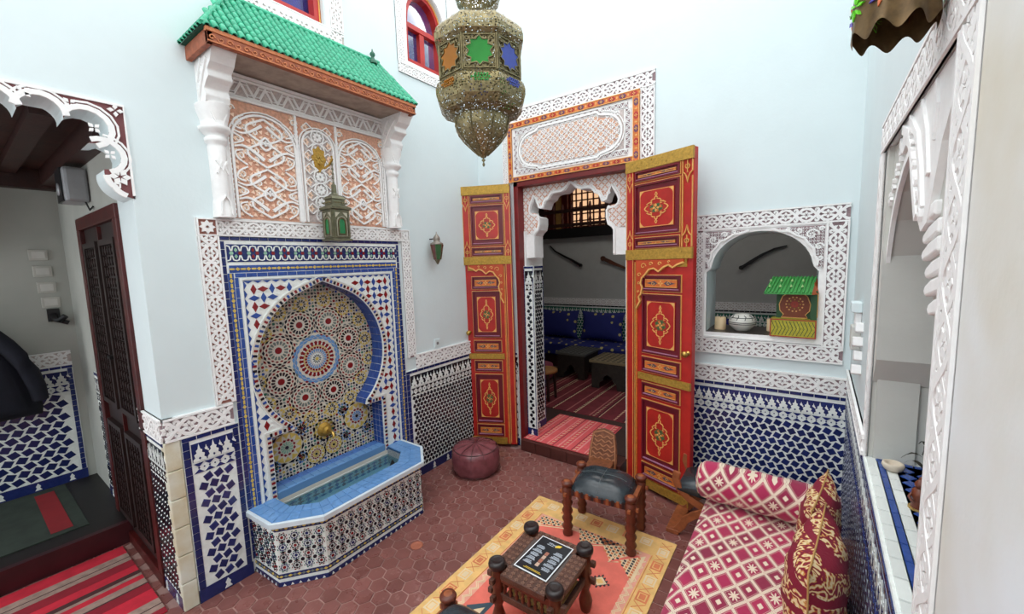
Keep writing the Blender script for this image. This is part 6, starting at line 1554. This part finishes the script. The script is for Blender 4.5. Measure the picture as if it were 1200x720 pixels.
LEAF = M('dark_leaf', (52, 48, 36), .6, var=.4)
for k in range(9):
    a = k * 2.4; h = .06 + k * .016; s = MB(); d = Vector((math.cos(a), math.sin(a), 0)); q = Vector((-d.y, d.x, 0)); vs = []
    for i in range(6):
        t_ = i / 5; c = d * (.01 + .08 * t_) + Vector((0, 0, h + .03 * math.sin(t_ * 3))); wd = .010 * math.sin(PI * min(.95, t_ + .12)); vs += [tuple(c + q * wd), tuple(c - q * wd)]
    s.add(vs, [[2 * i, 2 * i + 1, 2 * i + 3, 2 * i + 2] for i in range(5)], LEAF, True); s.build('leaf', tw, local=True)
s = MB(); s.tube([(0, 0, .05), (.004, 0, .13), (0, .003, .21)], .003, LEAF, 5); s.build('stem', tw, local=True)
# ================================================================== salon furniture
def starfab(name, base, motif, scale, thr):
    m, t, b = newmat(name, .8); vec, x, y, z = coords(t); v = t.nodes.new('ShaderNodeTexVoronoi'); v.inputs['Scale'].default_value = scale; v.inputs['Randomness'].default_value = .4; t.links.new(vec, v.inputs['Vector'])
    col = mix(t, srgb(base), srgb(motif), N(t, v.outputs['Distance']).lt(thr)); t.links.new(col.k, b.inputs['Base Color']); return m
NAVY = starfab('navy_brocade', (26, 34, 110), (190, 176, 110), 5.5, .16)
sb = thing('banquette', 'navy blue brocade banquette along the salon walls beyond the doorway', 'sofa', (-2.6, 7.0, .13))
s = MB(); s.box(-5.55, .9, 6.75, 7.47, .36, .60, NAVY); s.build('mattress', sb, bevel=.03); s = MB(); s.box(-5.5, .9, 6.8, 7.45, .13, .36, WOODD); s.build('base', sb)
s = MB(); s.box(-5.55, -4.75, 4.6, 6.74, .36, .60, NAVY); s.build('side_mattress', sb, bevel=.03); s = MB(); s.box(-5.5, -4.8, 4.65, 6.79, .13, .36, WOODD); s.build('side_base', sb)
for x, lab in ((-4.98, 'navy cushion with gold motifs, leftmost on the salon banquette'), (-4.05, 'navy cushion with gold motifs, seen in the middle of the doorway'), (-3.12, 'navy cushion with gold motifs, beside the right door leaf through the doorway'), (-1.1, 'navy cushion on the banquette below the hatch'), (-2.1, 'navy cushion on the banquette hidden behind the right door leaf')):
    if x == -2.1: continue
    pillow('salon_cushion', lab, 'cushion', (x, 7.30, .895), (math.radians(78), 0, 0), .88, .56, .2, NAVY, 'cushions on the salon banquette')
def salon_table(label, x, y, w_, d_, top, grp):
    t = thing('side_table', label, 'table', (x, y, .1415), 0, grp); DK = M('dark_carved_wood', (52, 46, 40), .5, var=.4, scale=20, bumps=.3)
    s = MB(); s.box(-w_ / 2, w_ / 2, -d_ / 2, d_ / 2, .41, .45, top); tt = s.build('table_top', t, local=True, bevel=.004)
    s = MB(); 
    for i in range(7):
        for j in range(7): flower(s, -w_ / 2 + (i + .5) * w_ / 7, -d_ / 2 + (j + .5) * d_ / 7, .028, 6, .45, .453, DK)
    s.build('inlay', tt, local=True, kind='stuff')
    hw_ = w_ / 2 - .03
    for q in (-1, 1):
        for ax_ in (0, 1):
            F = Fr((0, q * (d_ / 2 - .04), 0), (1, 0, 0), (0, 0, 1), (0, 1, 0)) if ax_ == 0 else Fr((q * (w_ / 2 - .04), 0, 0), (0, 1, 0), (0, 0, 1), (1, 0, 0)); hh_ = hw_ if ax_ == 0 else d_ / 2 - .03
            s = MB(F); s.holes([(-hh_, 0), (-hh_ * .55, 0), (-hh_ * .5, .10), (-hh_ * .3, .13), (-hh_ * .25, .19), (0, .24), (hh_ * .25, .19), (hh_ * .3, .13), (hh_ * .5, .10), (hh_ * .55, 0), (hh_, 0), (hh_, .41), (-hh_, .41)], [], -.012, .012, DK); s.build('side_panel', t, local=True)
salon_table('dark carved side table before the navy banquette, left one in the doorway', -3.2, 6.42, .56, .62, M('grey_wood_top', (96, 96, 92), .45), 'side tables in the salon')
salon_table('carved side table with paler worn top, partly behind the right door leaf', -2.42, 6.15, .6, .62, M('worn_wood_top', (138, 122, 92), .5), 'side tables in the salon')
stt = thing('wooden_stool', 'small orange-brown wooden stool just inside the doorway on the left', 'stool', (-3.05, 5.05, .1415))
s = MB(); s.lathe((0, 0, 0), [(.17, .40), (.18, .41), (.18, .44), (.16, .45)], M('honey_wood', (170, 116, 62), .5), 20); s.build('seat', stt, local=True)
for k in range(4): a = PI / 4 + k * PI / 2; s = MB(); s.tube([(.13 * math.cos(a), .13 * math.sin(a), .41), (.15 * math.cos(a), .15 * math.sin(a), 0)], .022, WOODD, 8); s.build('leg', stt, local=True)
ps = thing('pouf', 'dusky pink pouf deep inside the salon, left of the side tables', 'pouf', (-3.72, 5.95, .13)); s = MB(); s.lathe((0, 0, 0), [(.2, 0), (.25, .05), (.26, .15), (.24, .25), (.1, .3), (.01, .31)], M('dusky_pink_cloth', (150, 70, 90), .8), 20); s.build('cover', ps, local=True)
def kilim(name, label, x0, x1, y0_, y1_, z, base, cols, along, n, zig=None, wob=0):
    t = thing(name, label, 'rug', ((x0 + x1) / 2, (y0_ + y1_) / 2, z)); s = MB(); s.box(x0, x1, y0_, y1_, z, z + .008, base); s.build('weave', t)
    s = MB(); L = (x1 - x0) if along == 'x' else (y1_ - y0_); c = 0; k = 0
    while c < L - .01:
        col, wd = cols[k % len(cols)]; e = min(L, c + wd)
        if col:
            if along == 'x': s.poly([(x0 + c, y0_), (x0 + e, y0_), (x0 + e, y1_), (x0 + c, y1_)], z + .008, z + .009, col)
            else: s.poly([(x0, y0_ + c), (x1, y0_ + c), (x1, y0_ + e), (x0, y0_ + e)], z + .008, z + .009, col)
        if zig and k % zig[1] == 0:
            m = (c + e) / 2; q = 0; D = (y1_ - y0_) if along == 'x' else (x1 - x0)
            while q < D - .06:
                p = [(m - .012, q + .01), (m + .012, q + .03), (m + .012, q + .045), (m - .012, q + .025)]
                s.poly([(x0 + a_, y0_ + b_) if along == 'x' else (x0 + b_, y0_ + a_) for a_, b_ in p], z + .009, z + .0105, zig[0] if (int(q * 50) % 3) else RUGC); q += .06
        c = e; k += 1
    s.build('stripes', t); return t
PK = M('rose_wool', (232, 96, 100), .95, var=.15, scale=12, bumps=.3, bscale=200); PK2 = M('pale_rose_wool', (240, 150, 146), .95); MAR = M('maroon_wool', (122, 40, 50), .95, var=.3); 
kilim('threshold_rug', 'bright rose-pink striped rug lying over the doorstep', -2.57, -1.72, 3.74, 4.60, .13, PK, [(None, .075), (PK2, .014), (None, .06), (MAR, .008), (None, .05), (PK2, .02)], 'x', 6, (MAR, 4))
kilim('salon_rug', 'deep red striped rug on the salon floor under the side tables', -3.35, -.9, 4.75, 6.7, .13, MAR, [(None, .11), (M('dusty_pink_wool', (176, 104, 100), .95), .02), (None, .09), (M('dark_wine_wool', (84, 26, 36), .95), .03), (RUGC, .008), (None, .08)], 'x', 6, (RUGC, 5))
# daggers
def dagger(label, pts, wd, mat, hilt):
    t = thing('dagger', label, 'dagger', (pts[0][0], 7.46, pts[0][1]), 0, 'weapons on the salon wall'); F = Fr((0, 7.49, 0), (1, 0, 0), (0, 0, 1), (0, -1, 0))
    s = MB(F); s.rib(pts[::-1], wd, .0, .03, mat, taper=.7); s.build('blade', t); s = MB(F); a, b = pts[-2], pts[-1]; d = math.dist(a, b); ux, uy = (b[0] - a[0]) / d, (b[1] - a[1]) / d
    s.rib([(b[0] - ux * .02, b[1] - uy * .02), (b[0] + ux * .10, b[1] + uy * .10)], wd * .9, 0, .04, hilt); s.poly(circ(b[0] + ux * .12, b[1] + uy * .12, wd * .7, 8), 0, .045, hilt); s.build('hilt', t)
DKM = M('dark_blade', (26, 24, 26), .4, .3)
dagger('long curved dark dagger on the salon wall, left one in the doorway', [(-4.33, 2.48), (-4.2, 2.36), (-4.03, 2.27), (-3.85, 2.18), (-3.74, 2.12)], .05, DKM, DKM)
dagger('brown-sheathed dagger on the salon wall beside the right door leaf', [(-2.5, 1.93), (-2.7, 1.98), (-2.9, 2.06), (-3.05, 2.13)], .07, M('brown_sheath', (96, 52, 30), .5), M('brown_hilt', (74, 40, 24), .5))
dagger('curved dagger seen through the arched hatch', [(-.22, 2.28), (-.38, 2.24), (-.55, 2.15), (-.72, 2.03)], .05, DKM, DKM)
# gallery rail and lattice window
gr = thing('gallery_railing', 'dark wooden railing of the salon gallery above the doorway opening', 'railing', (-2.6, 7.42, 2.8))
s = MB(); s.box(-5.5, 1.5, 7.40, 7.46, 2.84, 2.90, WOODD); s.box(-5.5, 1.5, 7.40, 7.46, 3.12, 3.18, WOODD); s.build('rails', gr)
bp_ = MB(); bp_.lathe((0, 0, 0), [(.02, 2.8), (.028, 2.84), (.018, 2.88), (.032, 2.95), (.018, 3.02), (.026, 3.06), (.018, 3.12), (.03, 3.2), (.02, 3.28), (.004, 3.3)], M('baluster_wood', (96, 40, 30), .45), 8); bme = bp_.mesh('baluster')
for i in range(24): inst('baluster', bme, Matrix.Translation((-5.0 + i * .2, 7.43, 0)), gr)
wn = bpy.data.objects.new('window_3', None); COL.objects.link(wn); wn['kind'] = 'structure'; wn.location = (-4.1, 8.68, 2.9)
LITM, t, b = newmat('daylit_curtain', .8); b.inputs['Base Color'].default_value = srgb((250, 214, 170)); b.inputs['Emission Color'].default_value = srgb((255, 206, 160)); b.inputs['Emission Strength'].default_value = .75
s = MB(); s.box(-4.38, -3.62, 8.66, 8.68, 2.95, 3.95, LITM); s.build('lit_pane', wn)
s = MB(); 
for i in range(7): s.box(-4.42 + i * .14 - .012, -4.42 + i * .14 + .012, 8.60, 8.64, 2.85, 3.95, WOODR)
for i in range(8): s.box(-4.42, -3.58, 8.60, 8.645, 2.9 + i * .15, 2.925 + i * .15, WOODR)
s.build('lattice', wn)
s = MB(); s.box(-5.0, -4.45, 8.5, 8.64, 2.8, 4.0, REDJ); s.box(-4.72, -4.60, 8.44, 8.5, 2.8, 4.0, GOLDP); s.build('painted_shutter', wn)
# ================================================================== corridor things
def P3(*a): return a
s = MB(); s.box(-4.62, -4.36, .60, .728, 2.70, 2.95, SILV); o = tag(s.build('loudspeaker', None, bevel=.02), 'silver and black loudspeaker under the corridor ceiling above the dark door', 'speaker')
s = MB(); s.box(-4.628, -4.615, .605, .72, 2.705, 2.945, BLACKP); s.box(-4.62, -4.42, .592, .602, 2.705, 2.945, BLACKP); s.build('grille', o)
s = MB(); s.lathe((-4.53, .594, 2.80), [(.045, 0), (.045, -.008), (.01, -.012)], SILV, 16, axis=1); s.build('driver', o)
s = MB(); s.tube([(-4.37, .7, 2.70), (-4.33, .71, 2.64), (-4.27, .72, 2.66)], .006, BLACKP, 6); s.build('cable', o)
o = thing('loudspeaker', 'black box loudspeaker high on the corridor end wall at the left edge', 'speaker', (-5.68, .10, 2.62)); s = MB(); s.box(-5.75, -5.55, -.14, .17, 2.42, 2.90, BLACKP); s.build('cabinet', o, bevel=.01); s = MB(); s.box(-5.552, -5.54, -.12, .15, 2.44, 2.88, M('speaker_cloth', (40, 40, 44), .9)); s.build('grille', o)
for i, (z_, lab) in enumerate(((2.28, 'grey switch plate on the corridor wall, topmost of four'), (2.13, 'grey switch plate on the corridor wall, second of four'), (1.98, 'grey switch plate on the corridor wall, third of four'), (1.84, 'grey switch plate on the corridor wall, lowest of four'))):
    s = MB(); s.box(-5.748, -5.735, .50 + i * .012, .62 + i * .012, z_ + .03, z_ + .13, M('switch_grey', (190, 188, 180), .5)); o = tag(s.build('switch_plate', None, bevel=.004), lab, 'switch', 'switch plates in the corridor')
    s = MB(); s.box(-5.737, -5.728, .52 + i * .012, .60 + i * .012, z_ + .05, z_ + .11, M('switch_rocker', (206, 204, 198), .4)); s.build('rocker', o)
o = thing('wall_hook', 'black iron hook on the corridor wall below the switch plates', 'hook', (-5.70, .62, 1.78)); s = MB(); s.tube([(-5.74, .60, 1.80), (-5.68, .60, 1.76), (-5.64, .62, 1.75), (-5.62, .66, 1.79)], .025, BLACKP, 8); s.tube([(-5.68, .60, 1.76), (-5.66, .68, 1.72)], .02, BLACKP, 8); s.build('hook_arm', o); s = MB(); s.box(-5.748, -5.73, .56, .64, 1.74, 1.86, BLACKP); s.build('back_plate', o)
ct = thing('coat', 'dark navy coat hanging on the corridor end wall at the left edge', 'coat', (-5.50, .15, 1.2))
NV = M('navy_cloth', (20, 22, 36), .9, var=.3, scale=10); s = MB(); vs = []; n = 24; prf = [(.02, 1.92, .03), (.05, 1.88, .05), (.10, 1.80, .07), (.15, 1.72, .085), (.19, 1.62, .10), (.22, 1.52, .11), (.25, 1.4, .12), (.28, 1.28, .125), (.30, 1.16, .13), (.31, 1.04, .13), (.30, .97, .12), (.02, .97, .02)]
for (rx, h, ry) in prf:
    for j in range(n): a = 2 * PI * j / n; f = 1 + .08 * math.sin(a * 7 + h * 3); vs.append((-5.53 + ry * f * math.cos(a) * .9, .10 + rx * f * math.sin(a), h + (.03 * math.sin(a * 3) if h < 1.05 else 0)))
s.add(vs, [[i * n + j, i * n + (j + 1) % n, (i + 1) * n + (j + 1) % n, (i + 1) * n + j] for i in range(len(prf) - 1) for j in range(n)], NV, True); s.build('coat_body', ct)
s = MB(); s.tube([(-5.50, .20, 1.72), (-5.47, .27, 1.6), (-5.46, .33, 1.48), (-5.45, .38, 1.34), (-5.46, .41, 1.2), (-5.47, .42, 1.08)], [.05, .06, .062, .06, .056, .05], NV, 10); s.build('sleeve', ct)
s = MB(); s.tube([(-5.75, .10, 2.0), (-5.60, .10, 1.99), (-5.57, .10, 1.95)], .012, IRON, 6); s.build('peg', ct)
K1 = M('crimson_wool', (206, 36, 58), .95, var=.2, scale=10); K2 = M('taupe_wool', (168, 140, 128), .95, var=.3, scale=20); K3 = M('dark_brown_wool', (74, 40, 40), .95); K4 = M('deep_crimson_wool', (150, 26, 44), .95, var=.2)
kilim('striped_kilim', 'red kilim with beige and brown stripes on the floor at the lower left', -4.34, -3.24, -1.2, .63, .0, K1, [(None, .14), (K2, .07), (K3, .01), (K2, .05), (K4, .10), (None, .09), (K3, .05), (K2, .03), (None, .06), (K2, .07), (K3, .015), (K4, .09)], 'x', 6)
kilim('corridor_mat', 'dark green mat with a red strip on the raised corridor floor', -5.70, -4.60, -1.2, .50, .17, M('dark_green_mat', (50, 60, 52), .95, var=.3), [(None, .95)], 'y', 3)
s = MB(); s.box(-5.6, -4.66, .30, .42, .179, .181, M('dark_red_strip', (140, 26, 34), .9)); o = s.build('red_strip', None); setp(o, [x for x in bpy.data.objects if x.name.startswith('corridor_mat')][0])
